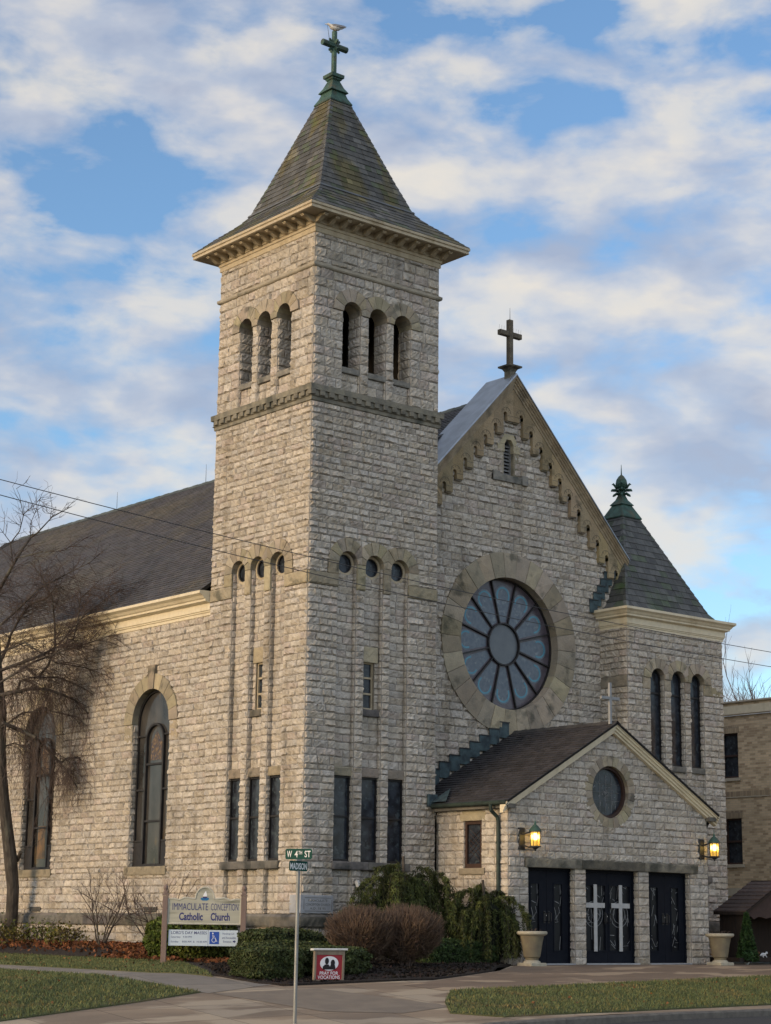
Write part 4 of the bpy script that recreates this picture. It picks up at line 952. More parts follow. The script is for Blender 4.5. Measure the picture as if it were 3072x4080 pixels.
# ================================================================== LANTERNS
LAMPG = mat('lit_amber_glass', (.85, .60, .12), rough=.3, emit=(1., .60, .10, .14)); LAMPG.node_tree.nodes['Principled BSDF'].inputs['Transmission Weight'].default_value = .75; BULB = mat('glowing_bulb', (1, .8, .5), emit=(1., .80, .45, 9.))
def lantern(x, label):
    t = thing('wall_lantern', label, 'lantern', (x, PY, 2.0), 'lanterns on the porch wall', world=False)
    b = MB(); box(b, Fr((0, 0, 0), (1, 0, 0), (0, 0, 1), (0, -1, 0)), -.29, -.10, -.22, .28, -.02, .05, DARKMETAL, b=.012); tube(b, [(-.2, -.05, .12), (-.16, -.2, .16), (-.04, -.28, .20)], .018, DARKMETAL, 6); tube(b, [(-.2, -.05, -.12), (-.12, -.2, -.17), (0, -.28, -.16)], .018, DARKMETAL, 6); b.build('bracket', t)
    g = MB(); c = (0, -.28, 0); lathe(g, c, [(.105, -.14), (.118, .18)], LAMPG, 8); g.build('glass', t)
    q = MB(); lathe(q, (0, -.28, 0), [(.035, -.0), (.06, .05), (.06, .10), (.03, .15)], BULB, 10); q.build('bulb', t)
    cg = MB()
    for k in range(8):
        a = k*math.pi/4+math.pi/8; ca, sa = math.cos(a), math.sin(a); tube(cg, [(.112*ca, -.28+.112*sa, -.15), (.124*ca, -.28+.124*sa, .19)], .009, DARKMETAL, 4)
    lathe(cg, c, [(.02, -.26), (.025, -.22), (.09, -.175), (.135, -.165), (.135, -.14), (.11, -.135)], DARKMETAL, 16); lathe(cg, c, [(.12, .175), (.14, .18), (.14, .20)], DARKMETAL, 16); cg.build('cage', t)
    h = MB(); lathe(h, c, [(.155, .195), (.15, .22), (.07, .32), (.03, .35), (.022, .40), (.008, .44), (.006, .52)], COPPER, 12); h.build('roof_cap', t)
    ld = bpy.data.lights.new('lamp_glow', 'POINT'); ld.energy = 1.6; ld.color = (1., .62, .22); ld.shadow_soft_size = .05
    lo = bpy.data.objects.new('lamp_glow', ld); COL.objects.link(lo); lo.location = (0.0, -.47, .05); lo.parent = t
    return t
lan1 = lantern(4.66, 'lit lantern on the porch corner beside the green downspout')
lan2 = copy_thing(lan1); lan2.location = (10.93, PY, 1.97); lan2['label'] = 'lit lantern on the porch corner nearest the nativity shed'

# ================================================================== BRICK BUILDING ON THE RIGHT
def brick_mat(name, c1, c2, mo, sx, sz):
    M = bpy.data.materials.new(name); M.use_nodes = True; nt = M.node_tree; N = nt.nodes.new; L = nt.links.new; b = nt.nodes['Principled BSDF']
    tc = N('ShaderNodeTexCoord'); sp = N('ShaderNodeSeparateXYZ'); cb_ = N('ShaderNodeCombineXYZ'); L(tc.outputs['Object'], sp.inputs[0]); L(sp.outputs[1], cb_.inputs[0]); L(sp.outputs[2], cb_.inputs[1])
    t = N('ShaderNodeTexBrick'); L(cb_.outputs[0], t.inputs['Vector']); t.inputs['Scale'].default_value = 1; t.inputs['Brick Width'].default_value = sx; t.inputs['Row Height'].default_value = sz
    t.inputs['Mortar Size'].default_value = .006; t.inputs['Color1'].default_value = (*c1, 1); t.inputs['Color2'].default_value = (*c2, 1); t.inputs['Mortar'].default_value = (*mo, 1); t.inputs['Bias'].default_value = -.25
    n = N('ShaderNodeTexNoise'); n.inputs['Scale'].default_value = .7; n.inputs['Detail'].default_value = 6; L(tc.outputs['Object'], n.inputs['Vector'])
    r = N('ShaderNodeMapRange'); r.inputs[1].default_value = .35; r.inputs[2].default_value = .7; r.inputs[3].default_value = .8; r.inputs[4].default_value = 1.15; L(n.outputs['Fac'], r.inputs[0])
    x = N('ShaderNodeMix'); x.data_type = 'RGBA'; x.blend_type = 'MULTIPLY'; x.inputs[0].default_value = 1; L(t.outputs['Color'], x.inputs[6]); L(r.outputs[0], x.inputs[7]); L(x.outputs[2], b.inputs['Base Color']); b.inputs['Roughness'].default_value = .9
    bp = N('ShaderNodeBump'); bp.inputs['Strength'].default_value = .6; bp.inputs['Distance'].default_value = .01; bp.invert = True; L(t.outputs['Fac'], bp.inputs['Height']); L(bp.outputs[0], b.inputs['Normal']); return M
BRK = brick_mat('tan_brick', (.60, .465, .30), (.25, .17, .10), (.46, .38, .28), .21, .072)
SOLD = brick_mat('soldier_brick', (.40, .31, .20), (.22, .155, .10), (.24, .2, .15), .072, .24)
CRS2 = mat('pale_cut_stone', (.46, .40, .31), (.40, .35, .27), 5, .85)
BX = 20.
bb = thing('brick_building', 'tan brick building with cream cornice band and dark windows behind the church', 'building', (26, 0, -.83))
fr = left(BX); wl = MB()
WY2 = (3.86, 4.52)
wins = [(3.93, 4.62, 4.68, 6.07), (3.86, 4.55, 2.02, 3.42)]
Y0, Y1 = -9., 16.
wl_z = [(-.9, 2.02), (3.42, 4.68), (6.07, 7.02)]
allw = [w_ for w_ in wins]+[(w_[0]-4.4, w_[1]-4.4, w_[2], w_[3]) for w_ in wins]+[(w_[0]+4.4, w_[1]+4.4, w_[2], w_[3]) for w_ in wins]
for z0, z1 in wl_z: box(wl, fr, Y0, Y1, z0, z1, -.3, 0, BRK)
for z0, z1, ws in ((2.02, 3.42, [w_ for w_ in allw if w_[2] == 2.02]), (4.68, 6.07, [w_ for w_ in allw if w_[2] == 4.68])):
    p = Y0
    for w_ in sorted(ws): box(wl, fr, p, w_[0], z0, z1, -.3, 0, BRK); p = w_[1]
    box(wl, fr, p, Y1, z0, z1, -.3, 0, BRK)
box(wl, Fr((BX, Y0, 0), (1, 0, 0), (0, 0, 1), (0, -1, 0)), .31, 14, -.9, 7.0, -.3, 0, BRK)
wl = wl.build('brick_wall', bb)
q = MB(); box(q, fr, Y0-.05, Y1, 6.66, 6.92, 0, .05, CREAM); part_ = q.build('cornice_band', bb)
q = MB(); box(q, fr, Y0-.08, Y1, 7.02, 7.07, -.35, .07, CRS2); box(q, fr, Y0-.05, Y1, 6.60, 6.625, 0, .06, WHITEM); q.build('coping', bb)
q = MB(); box(q, fr, Y0, Y1, 4.09, 4.25, .0, .014, SOLD); box(q, fr, Y0, Y1, 4.06, 4.088, 0, .03, CRS2); q.build('string_course', bb)
q = MB(); box(q, fr, Y0, Y1, 1.06, 1.29, 0, .04, CRS2); q.build('water_table', bb)
q = MB(); box(q, Fr((BX+.3, Y0+.3, 6.2), (1, 0, 0), (0, 1, 0), (0, 0, 1)), 0, 13.5, 0, 24, 0, .1, ASPH); q.build('flat_roof', bb)
for (a, b, z0, z1) in allw:
    g = MB(); box(g, fr, a, b, z0, z1, -.18, -.14, GLASS); g = g.build('window', bb)
    f = MB()
    for bbx in ((a, a+.05, z0, z1), (b-.05, b, z0, z1), (a+.05, b-.05, z0, z0+.05), (a+.05, b-.05, z1-.05, z1), (a+.05, b-.05, (z0+z1)/2-.03, (z0+z1)/2+.03)): box(f, fr, *bbx, -.14, -.06, BROWNFRAME)
    f.build('frame', g)
    f = MB(); box(f, fr, a-.08, b+.08, z0-.10, z0-.005, -.1, .05, CRS2); f.build('sill', g)
    f = MB(); box(f, fr, a-.05, b+.05, z1+.005, z1+.24, -.0, .012, SOLD); f.build('soldier_lintel', g)

# ================================================================== SIGNS
SIGNGREEN = mat('street_sign_green', (.003, .058, .044), (.004, .05, .038), 6, .55, spec=.15); SIGNWHITE = mat('sign_white', (.70, .71, .70), rough=.45)
GALV = mat('galvanised_pole', (.27, .275, .27), (.19, .195, .19), 14, .5, .05, 40, metal=.5, stretch=(1, 1, .2))
sx_, sy_ = -7.30, -9.55; sz_ = gz(sx_, sy_)
st = thing('street_sign', 'green street name signs on a grey metal pole at the kerb corner', 'street sign', (sx_, sy_, sz_))
q = MB(); tube(q, [(sx_, sy_, sz_-.1), (sx_+.005, sy_, .80)], .031, GALV, 12); tube(q, [(sx_+.005, sy_, .80), (sx_+.005, sy_, .87)], .038, GALV, 12); q.build('pole', st)
q = MB(); box(q, front(sy_, sx_), -.012, .02, .86, 1.06, -.05, -.012, GALV); q.build('clamp', st)
a = R(46.); d1 = np.array([math.cos(a)*1, -math.sin(a), 0]); 
def blade(z0, z1, w, dirv, body, tw, th_, off=(0, 0), small=None):
    U = np.array(dirv, float); U /= np.linalg.norm(U); N = np.cross(U, (0, 0, 1)); 
    f = Fr((sx_+.005, sy_, 0), U, (0, 0, 1), N); b = MB(); c = .02
    pts = [(-w/2+c, z0), (w/2-c, z0), (w/2, z0+c), (w/2, z1-c), (w/2-c, z1), (-w/2+c, z1), (-w/2, z1-c), (-w/2, z0+c)]
    prism(b, f, pts, -.0025, .0025, SIGNGREEN); o = b.build('sign_blade', st); t = MB()
    if small is None:
        text(t, f, body, -tw/2, z0+.025, tw, th_, .0045, SIGNWHITE, bold=.022)
    else:
        text(t, f, 'W', -.205, z0+.032, .085, th_, .0045, SIGNWHITE, bold=.012); text(t, f, '4', -.07, z0+.032, .055, th_, .0045, SIGNWHITE, bold=.012); text(t, f, 'TH', -.005, z0+.032+th_*.42, .065, th_*.56, .0045, SIGNWHITE, bold=.01); text(t, f, 'ST', .105, z0+.032, .105, th_, .0045, SIGNWHITE, bold=.012)
    t.build('lettering', o)
# blade directions: one along each street
blade(1.055, 1.225, .47, (.52, -.85, 0), '', 0, .105, small=1)
blade(.865, 1.025, .44, (.985, .17, 0), 'MADISON', .40, .105)
q = MB(); box(q, front(sy_, sx_), -.05, .06, 1.025, 1.055, -.02, .02, GALV, b=.004); q.build('clamp', st)

SGN = mat('weathered_cream_sign_board', (.40, .39, .32), (.31, .31, .26), 3, .7, .1, 20, c3=(.17, .17, .13), s3=2.2, t3=(.56, .68), stretch=(.35, .35, 4))
POSTM = mat('pinkish_brown_post', (.20, .145, .125), (.16, .115, .10), 6, .75, .15, 30, stretch=(1, 1, .3))
NAVY = mat('navy_lettering', (.022, .028, .13), (.03, .035, .15), 12, .6); SKYB = mat('pale_blue_sign_face', (.50, .58, .66), (.46, .54, .62), 3, .5); BLUE = mat('accessible_sign_blue', (.02, .07, .34), rough=.5); SAILW = mat('sail_white', (.7, .72, .75), rough=.6); SEAB = mat('wave_blue', (.02, .14, .32), rough=.6)
# board stands square to the street corner
L0 = np.array([-3.01, .94]); sd_ = np.array([.80, -.60]); sd_ /= np.linalg.norm(sd_); SW = 1.72
sgz = gz(*L0)
sg = thing('church_sign', 'carved cream church name board between two brown posts with a hanging white notice', 'sign', (*L0, sgz))
f = Fr((L0[0], L0[1], 0), (sd_[0], sd_[1], 0), (0, 0, 1), (sd_[1], -sd_[0], 0))
for u in (0, SW):
    q = MB(); pz = sgz if u == 0 else gz(*(L0+sd_*SW)); box(q, f, u-.06, u+.06, pz-.1, .59, -.06, .06, POSTM, b=.01); box(q, f, u-.07, u+.07, .60, .64, -.07, .07, POSTM, b=.008); box(q, f, u-.05, u+.05, .64, .70, -.05, .05, POSTM, b=.008); c = f.P(u, 0, 0)
    lathe(q, (c[0], c[1], .70), [(.035, 0), (.04, .02), (.055, .06), (.05, .10), (.02, .13), (.005, .14)], POSTM, 12); q.build('post', sg)
b0, b1 = .0, .53; cu = SW/2
pts = [(.065, b0), (SW-.065, b0), (SW-.065, b1)]
pts += [(SW-.065-.12, b1), (SW-.30, b1-.025), (SW-.42, b1+.03), (cu+.22, b1+.0)]+[(cu+.20*math.cos(R(x)), b1+.02+.235*math.sin(R(x))) for x in range(0, 181, 12)]+[(cu-.22, b1), (.42, b1+.03), (.30, b1-.025), (.065+.12, b1), (.065, b1)]
q = MB(); prism(q, f, pts, -.025, .025, SGN); bd = q.build('sign_board', sg)
q = MB(); E2 = pts+[pts[0]]
for A, B in zip(E2[:-1], E2[1:]): tube(q, [f.P(A[0], A[1], .02), f.P(B[0], B[1], .02)], .02, mat('cream_sign_rim', (.46, .45, .38), (.38, .37, .31), 6, .7), 6)
q.build('rim', bd)
q = MB(); text(q, f, 'IMMACULATE', .16, .29, .78, .15, .0265, NAVY); text(q, f, 'CONCEPTION', 1.0, .29, .60, .15, .0265, NAVY)
V, F_ = textmesh('Catholic', .52, .17, bold=.03); q.add(f.P(.31+V[:, 0], .07+V[:, 1], .0265), F_, NAVY); V, F_ = textmesh('Church', .42, .17, bold=.03); q.add(f.P(1.0+V[:, 0], .07+V[:, 1], .0265), F_, NAVY)
for u in (): prism(q, f, [(u, .10), (u+.03, .06), (u+.10, .045), (u+.03, .09)], .025, .0275, NAVY); prism(q, f, [(u, .20), (u+.05, .25), (u+.14, .215), (u+.05, .225)], .025, .0275, NAVY)
q.build('lettering', bd)
q = MB(); prism(q, f, [(cu-.085, b1+.03), (cu+.085, b1+.03), (cu+.095, b1+.0), (cu+.05, b1-.03), (cu-.05, b1-.03), (cu-.095, b1)], .025, .029, SEAB); prism(q, f, [(cu-.05, b1+.05), (cu+.06, b1+.05), (cu+.03, b1+.015), (cu-.03, b1+.015)], .025, .031, NAVY)
prism(q, f, [(cu-.045, b1+.06), (cu+.05, b1+.06), (cu+.04, b1+.12), (cu+.02, b1+.18), (cu-.015, b1+.13)], .025, .031, SAILW); q.build('ship_emblem', bd)
q = MB(); n0, n1 = -.47, -.13; box(q, f, .095, SW-.115, n0, n1, -.012, .012, SKYB); nb = q.build('notice_panel', sg)
q = MB(); text(q, f, "LORD'S DAY MASSES", .15, -.225, .78, .066, .0135, NAVY, bold=.006); text(q, f, 'Saturday   4:30 PM', .15, -.315, .45, .052, .0135, NAVY); text(q, f, 'Sunday     8:00 AM  &  10:30 AM', .15, -.415, .78, .052, .0135, NAVY)
text(q, f, 'Handicap Lot', 1.27, -.235, .26, .052, .0135, NAVY); text(q, f, 'and Accessible', 1.265, -.315, .30, .05, .0135, NAVY); text(q, f, 'Entrance', 1.29, -.395, .18, .045, .0135, NAVY)
prism(q, f, [(1.50+x, -.37+y) for x, y in ((0, -.015), (.035, -.015), (.035, -.035), (.065, 0), (.035, .035), (.035, .015), (0, .015))], .012, .0135, NAVY); box(q, f, .955, .961, n0, n1, .012, .0135, NAVY); q.build('lettering', nb)
q = MB(); box(q, f, .99, 1.20, -.43, -.165, .0125, .0145, BLUE, b=.001); annulus(q, f, 1.085, -.345, .038, .048, .0145, .0165, SAILW, 110, 400, 20); disc(q, f, 1.06, -.20, .016, .0165, SAILW, 12)
tube(q, [f.P(1.062, -.225, .0165), f.P(1.068, -.295, .0165), f.P(1.118, -.298, .0165), f.P(1.142, -.37, .0165), f.P(1.16, -.365, .0165)], .008, SAILW, 4); tube(q, [f.P(1.066, -.258, .0165), f.P(1.108, -.26, .0165)], .006, SAILW, 4); q.build('wheelchair_symbol', nb)
for u in (.37, 1.36):
    q = MB(); tube(q, [f.P(u, b0, 0), f.P(u, n1, 0)], .008, DARKMETAL, 5); q.build('hanger', sg)

VRED = mat('red_sign_face', (.30, .022, .035), (.26, .02, .03), 5, .5); WOODG = mat('weathered_grey_wood', (.23, .19, .145), (.17, .14, .11), 8, .85, .2, 30, stretch=(1, 1, .3)); BLACKP = mat('black_paint', (.01, .01, .012), rough=.6)
v0 = np.array([-3.66, -5.27]); vd = np.array([.985, -.17]); vd /= np.linalg.norm(vd); vz = gz(*v0)
vs_ = thing('vocation_sign', 'small red framed notice with two dark silhouettes in a white oval', 'sign', (*v0, vz))
f = Fr((v0[0], v0[1], vz-.01), (vd[0], vd[1], 0), (.03, 0, 1), (vd[1], -vd[0], 0)); VW, VH = .66, .60
q = MB(); box(q, f, 0, .05, 0, VH, -.03, .03, WOODG, b=.006); box(q, f, VW-.05, VW, 0, VH, -.03, .03, WOODG, b=.006); box(q, f, .05, VW-.05, .0, .06, -.03, .028, WOODG); box(q, f, .05, VW-.05, VH-.08, VH, -.03, .028, WOODG); box(q, f, -.05, VW+.05, VH+.002, VH+.04, -.06, .06, WHITEM, b=.012); q.build('wooden_frame', vs_)
q = MB(); box(q, f, .05, VW-.05, .06, VH-.08, -.02, .015, VRED); pn = q.build('red_panel', vs_)
q = MB(); a = np.linspace(0, 2*math.pi, 33)[:-1]; prism(q, f, [(VW/2+.20*math.cos(x), .36+.135*math.sin(x)) for x in a], .014, .018, SAILW); q.build('white_oval', pn)
q = MB()
def sil(cx_, top, hw_, hh, sh): 
    prism(q, f, [(cx_-sh, .245), (cx_+sh, .245), (cx_+sh, .285), (cx_+hw_*.9, .34), (cx_-hw_*.9, .34), (cx_-sh, .30)], .018, .021, BLACKP); prism(q, f, [(cx_+hw_*math.cos(x), top-hh+hh*math.sin(x)) for x in a], .0175, .0222, BLACKP)
sil(VW/2-.055, .465, .042, .062, .085); sil(VW/2+.075, .43, .046, .06, .06); q.build('silhouettes', pn)
q = MB(); text(q, f, 'PRAY FOR', .13, .148, .40, .062, .0165, SAILW, bold=.015); text(q, f, 'VOCATIONS', .09, .070, .48, .065, .0165, SAILW, bold=.015); q.build('lettering', pn)

# ================================================================== PLANTERS
TERR = mat('cast_stone_planter', (.19, .165, .11), (.145, .125, .09), 5, .85, .3, 40, c3=(.15, .13, .09), s3=4, t3=(.56, .7)); RIMM = mat('pale_planter_rim', (.40, .37, .29), (.33, .305, .24), 8, .85, .2, 40)
def planter(x, y, label):
    z = -.83; t = thing('planter', label, 'planter', (x, y, z), 'planters beside the church doors', world=False)
    q = MB(); lathe(q, (0, 0, 0), [(.13, .12), (.15, .14), (.15, .17), (.19, .20), (.215, .35), (.245, .52), (.275, .66), (.28, .68)], TERR, 28); q.build('bowl', t, smooth=False)
    q = MB(); lathe(q, (0, 0, 0), [(.27, .66), (.33, .685), (.355, .71), (.355, .75), (.33, .765), (.30, .76), (.28, .70), (.0, .69)], RIMM, 28); q.build('rim', t)
    q = MB(); box(q, TOP, -.235, .235, -.235, .235, 0, .07, RIMM, b=.015); lathe(q, (0, 0, 0), [(.20, .07), (.19, .10), (.14, .13)], RIMM, 24); q.build('foot', t)
    return t
p1 = planter(4.18, -3.15, 'cast stone urn planter in front of the left pair of doors'); p2 = copy_thing(p1); p2.location = (10.62, -3.15, -.83); p2['label'] = 'cast stone urn planter next to the dark nativity shed'
def dead_plant(x, y, z, seed, label):
    r = random.Random(seed); q = MB()
    for i in range(16):
        a = r.uniform(0, 6.28); l = r.uniform(.08, .22); rr = r.uniform(0, .2); p = np.array([x+rr*math.cos(a), y+rr*math.sin(a), z]); d = np.array([math.cos(a)*l*.6, math.sin(a)*l*.6, l]); tube(q, [p, p+d*.6, p+d+[0, 0, -l*.35]], [.008, .006, .004], TWIG, 4)
    for i in range(20):
        a = r.uniform(0, 6.28); rr = r.uniform(0, .24); p = np.array([x+rr*math.cos(a), y+rr*math.sin(a), z+r.uniform(0, .06)]); u = np.array([r.gauss(0, 1), r.gauss(0, 1), r.gauss(0, .5)])*.025; w = np.array([r.gauss(0, 1), r.gauss(0, 1), .5])*.02; q.add([p-u, p+w, p+u, p-w], [[0, 1, 2, 3]], LITTER)
    return tag(q.build('dried_plant'), label, 'plant')
dead_plant(4.18, -3.15, -.14, 1, 'withered brown plant in the planter in front of the doors'); dead_plant(10.62, -3.15, -.14, 2, 'withered brown plant in the planter next to the nativity shed')

# ================================================================== NATIVITY SHED
SHEDW = mat('dark_brown_boards', (.028, .019, .015), (.02, .014, .012), 6, .8, .3, 30, stretch=(3, 3, .3)); SHING = mat('brown_shed_shingle', (.075, .055, .05), (.05, .037, .034), 12, .8, .4, 30, tint=True)
sh = thing('nativity_shed', 'dark brown wooden nativity shed with shingled gable roof right of the church', 'shed', (13.5, -2.3, -.83))
FX0, FX1, FY, BY = 12.16, 15.0, -2.7, -1.85; ez = .53; sl = .52; apx = (FX0-.05+FX1+.05)/2
q = MB(); 
f = front(FY)
for i in range(8):
    for k in (0, 1):
        s_ = 1 if k == 0 else -1; x0 = (FX0-.12) if k == 0 else (FX1+.12); hw = apx-(FX0-.12); c0, c1 = hw*i/8, hw*(i+1)/8+.03; c = np.array([1, 1, 1])*rng.uniform(.75, 1.25)
        P = [(x0+s_*c0, FY-.12, ez-.05+sl*c0+.03), (x0+s_*c1, FY-.12, ez-.05+sl*c1+.006), (x0+s_*c1, BY+.1, ez-.05+sl*c1+.006), (x0+s_*c0, BY+.1, ez-.05+sl*c0+.03), (x0+s_*c0, FY-.12, ez-.05+sl*c0), (x0+s_*c0, BY+.1, ez-.05+sl*c0)]
        q.add(P, [[0, 1, 2, 3], [0, 3, 5, 4]], SHING, c)
for s_, x0 in ((1, FX0-.12), (-1, FX1+.12)): prism(q, f, [(x0, ez-.055), (x0+s_*(apx-FX0+.12), ez-.055+sl*(apx-FX0+.12)), (x0+s_*(apx-FX0+.12), ez-.125+sl*(apx-FX0+.12)), (x0, ez-.125)], -.95, .12, SHEDW)
q.build('roof', sh)
q = MB(); n = 18; lo_ = [(FX0+(FX1-FX0)*i/n, ez-.20+.035*math.sin(i*2.2)+.02*(i % 2)) for i in range(n+1)]
prism(q, f, lo_+[(FX1, ez-.06), (apx, ez-.06+sl*(apx-FX0)), (FX0, ez-.06)], -.02, .03, mat('brown_gable_board', (.065, .042, .037), (.05, .034, .03), 7, .8)); q.build('gable_board', sh)
for x in (FX0+.05, FX1-.05):
    q = MB(); box(q, f, x-.04, x+.04, -.66, ez-.1, -.08, .0, SHEDW); q.build('post', sh)
q = MB(); box(q, f, FX0, FX1, -.66, ez, BY*-1*0-.85, -.80, SHEDW); box(q, left(FX0+.02), FY+.09, BY-.03, -.66, ez-.06, -.03, 0, SHEDW)
for i in range(7): box(q, left(FX0+.02), FY+.12+i*.11, FY+.12+i*.11+.006, -.66, ez-.07, 0, .004, BLACKP)
q.build('board_wall', sh)
q = MB(); box(q, f, 11.6, FX1+.3, -.76, -.66, -.95, .25, SHEDW, b=.01); q.build('platform', sh)
for x in (12.0, 13.4, 14.8):
    q = MB(); c = (x, FY-.15, -.83); tube(q, [(x-.03, FY-.15, -.765), (x+.03, FY-.15, -.765)], .065, WHITEM, 10); q.build('wheel', sh)
FIGW = mat('white_figurine_paint', (.62, .62, .62), (.55, .55, .56), 8, .5)
def figurine(x, y, seed, label, cat, white=True):
    q = MB(); r = random.Random(seed); z = -.66; m_ = FIGW if white else LITTER
    lathe(q, (x, y, z+.035), [(.01, 0), (.05, .01), (.06, .05), (.035, .08), (.01, .09)], m_, 10)
    tube(q, [(x-.10, y, z+.05), (x-.03, y, z+.09), (x+.05, y, z+.08), (x+.12, y, z+.10)], [.02, .035, .035, .02], m_, 8); lathe(q, (x+.13, y-.01, z+.085), [(.005, 0), (.03, .015), (.035, .04), (.02, .065), (.005, .07)], m_, 8)
    for d in (-.07, .06): tube(q, [(x+d, y-.02, z+.08), (x+d+.02, y-.06, z+.01)], .012, m_, 5)
    return tag(q.build('figurine'), label, cat)
figurine(12.75, -2.75, 1, 'white lying animal figurine on the nativity shed platform', 'figurine'); figurine(12.48, -2.72, 2, 'small brown figurine beside the white one on the nativity platform', 'figurine', False)

# ================================================================== FOLIAGE
def leafcloud(mb, P, size, r, m, base=(1, 1, 1), nrm=None, var=.35, aspect=1.8):
    """many small leaf-sized quads, P (n,3)"""
    n = len(P); d = r.normal(0, 1, (n, 3))
    if nrm is not None: d = d*.75+nrm*.8
    d /= np.linalg.norm(d, axis=1)[:, None]; t = np.cross(d, r.normal(0, 1, (n, 3))); t /= np.linalg.norm(t, axis=1)[:, None]+1e-9; b = np.cross(d, t)
    s = size*r.uniform(.55, 1.3, (n, 1)); a = t*s*aspect*.5; c = b*s*.5
    V = np.stack([P-a, P+c, P+a, P-c], 1).reshape(-1, 3); col = np.array(base)*r.uniform(1-var, 1+var, (n, 1))*(1+r.normal(0, .06, (n, 3)))
    mb.add(V, np.arange(4*n).reshape(-1, 4), m, np.repeat(col.clip(.1, 3), 4, 0))
def sup_shell(r, n, c, h, e, thick=.12, yaw=0., zmin=-1.):
    """points in the outer layer of a superellipsoid (e large = boxy)"""
    d = r.normal(0, 1, (n, 3)); d /= np.linalg.norm(d, axis=1)[:, None]; d = d[d[:, 2] > zmin]
    k = (np.abs(d)**e).sum(1)**(-1/e); p = d*k[:, None]
    lump = 1+.05*np.sin(p[:, 0]*7+c[0]*5)*np.cos(p[:, 1]*6+c[1]*3)+.04*np.sin(p[:, 2]*9+p[:, 0]*5)
    p = p*(lump*(1-thick*r.uniform(0, 1, len(p))**1.5))[:, None]*np.array(h)
    g = np.sign(p)*np.abs(p/np.array(h))**(e-1)/np.array(h); g /= np.linalg.norm(g, axis=1)[:, None]+1e-9
    cy, sy = math.cos(yaw), math.sin(yaw); M_ = np.array([[cy, -sy, 0], [sy, cy, 0], [0, 0, 1]])
    return p@M_.T+np.array(c), g@M_.T
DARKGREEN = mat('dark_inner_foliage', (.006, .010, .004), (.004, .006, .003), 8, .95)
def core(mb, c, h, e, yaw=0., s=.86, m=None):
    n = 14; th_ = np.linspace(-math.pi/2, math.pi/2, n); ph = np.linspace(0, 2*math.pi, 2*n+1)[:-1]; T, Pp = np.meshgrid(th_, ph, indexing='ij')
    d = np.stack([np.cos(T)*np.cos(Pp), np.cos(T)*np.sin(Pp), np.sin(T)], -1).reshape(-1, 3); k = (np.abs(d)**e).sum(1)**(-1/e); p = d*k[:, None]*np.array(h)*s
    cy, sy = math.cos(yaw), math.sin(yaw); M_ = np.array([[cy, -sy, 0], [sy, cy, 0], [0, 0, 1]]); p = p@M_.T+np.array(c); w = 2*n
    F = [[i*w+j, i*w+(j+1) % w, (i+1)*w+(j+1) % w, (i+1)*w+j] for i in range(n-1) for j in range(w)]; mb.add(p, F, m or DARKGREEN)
def hedge(x0, x1, y0, y1, ztop, label, seed, e=5., n=9000, yaw=0., zb=None, col=(1, 1, 1), size=.036, name='hedge'):
    c = ((x0+x1)/2, (y0+y1)/2); zb = gz(*c)-.02 if zb is None else zb; h = ((x1-x0)/2, (y1-y0)/2, (ztop-zb)/2); cc = (*c, (ztop+zb)/2)
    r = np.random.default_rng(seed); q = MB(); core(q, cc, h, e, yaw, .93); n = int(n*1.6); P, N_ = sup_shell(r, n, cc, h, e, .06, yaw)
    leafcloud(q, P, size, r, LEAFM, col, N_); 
    P, N_ = sup_shell(r, n//14, cc, (h[0]*1.03, h[1]*1.03, h[2]*1.05), e, .02, yaw, 0.); leafcloud(q, P, size*1.1, r, LEAFM, np.array(col)*1.25, N_)  # brighter upper leaves: top highlight put into the leaf colour
    o = q.build(name); return tag(o, label, 'hedge', 'clipped yew hedges')
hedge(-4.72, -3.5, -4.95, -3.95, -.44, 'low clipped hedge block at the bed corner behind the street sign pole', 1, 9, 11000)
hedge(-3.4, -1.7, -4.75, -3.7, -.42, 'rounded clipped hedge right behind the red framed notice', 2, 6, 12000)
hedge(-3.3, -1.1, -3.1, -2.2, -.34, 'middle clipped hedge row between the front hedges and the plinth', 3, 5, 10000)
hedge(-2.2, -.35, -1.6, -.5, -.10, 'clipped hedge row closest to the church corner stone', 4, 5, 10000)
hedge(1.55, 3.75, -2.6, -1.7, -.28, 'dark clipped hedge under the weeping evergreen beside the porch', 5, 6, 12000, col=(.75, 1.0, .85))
def bushy(x, y, hx, hy, hz, label, seed, col, n=7000, size=.06):
    zb = gz(x, y); c = (x, y, zb+hz*.92); r = np.random.default_rng(seed); q = MB(); core(q, c, (hx, hy, hz), 2.3, 0, .82); P, N_ = sup_shell(r, n, c, (hx, hy, hz), 2.3, .30); leafcloud(q, P, size, r, LEAFM, col, N_*.5, .5)
    f_ = q.build('foliage'); t = thing('yew_bush', label, 'bush', (x, y, zb), 'yew bushes behind the church sign'); f_.parent = t; f_.matrix_parent_inverse = Matrix.Translation(-Vector((x, y, zb)))
    q = MB(); 
    for k in range(4): a = k*1.6+seed; tube(q, [(x, y, zb-.05), (x+.1*math.cos(a), y+.1*math.sin(a), zb+hz*.5), (x+hx*.5*math.cos(a), y+hy*.5*math.sin(a), zb+hz)], [.03, .022, .01], BARK, 5)
    q.build('stem', t); return t
bushy(-1.45, 3.1, .55, .6, .50, 'yellow-green yew bush behind the left post of the church sign', 21, (1.7, 1.75, .85))
bushy(-1.7, 1.35, .62, .5, .36, 'low yellow-green yew bush under the right half of the hanging notice', 22, (1.9, 1.75, .9))
bushy(-.95, 2.2, .55, .8, .56, 'darker yew bush against the wall between the sign posts', 23, (1.25, 1.35, .75))
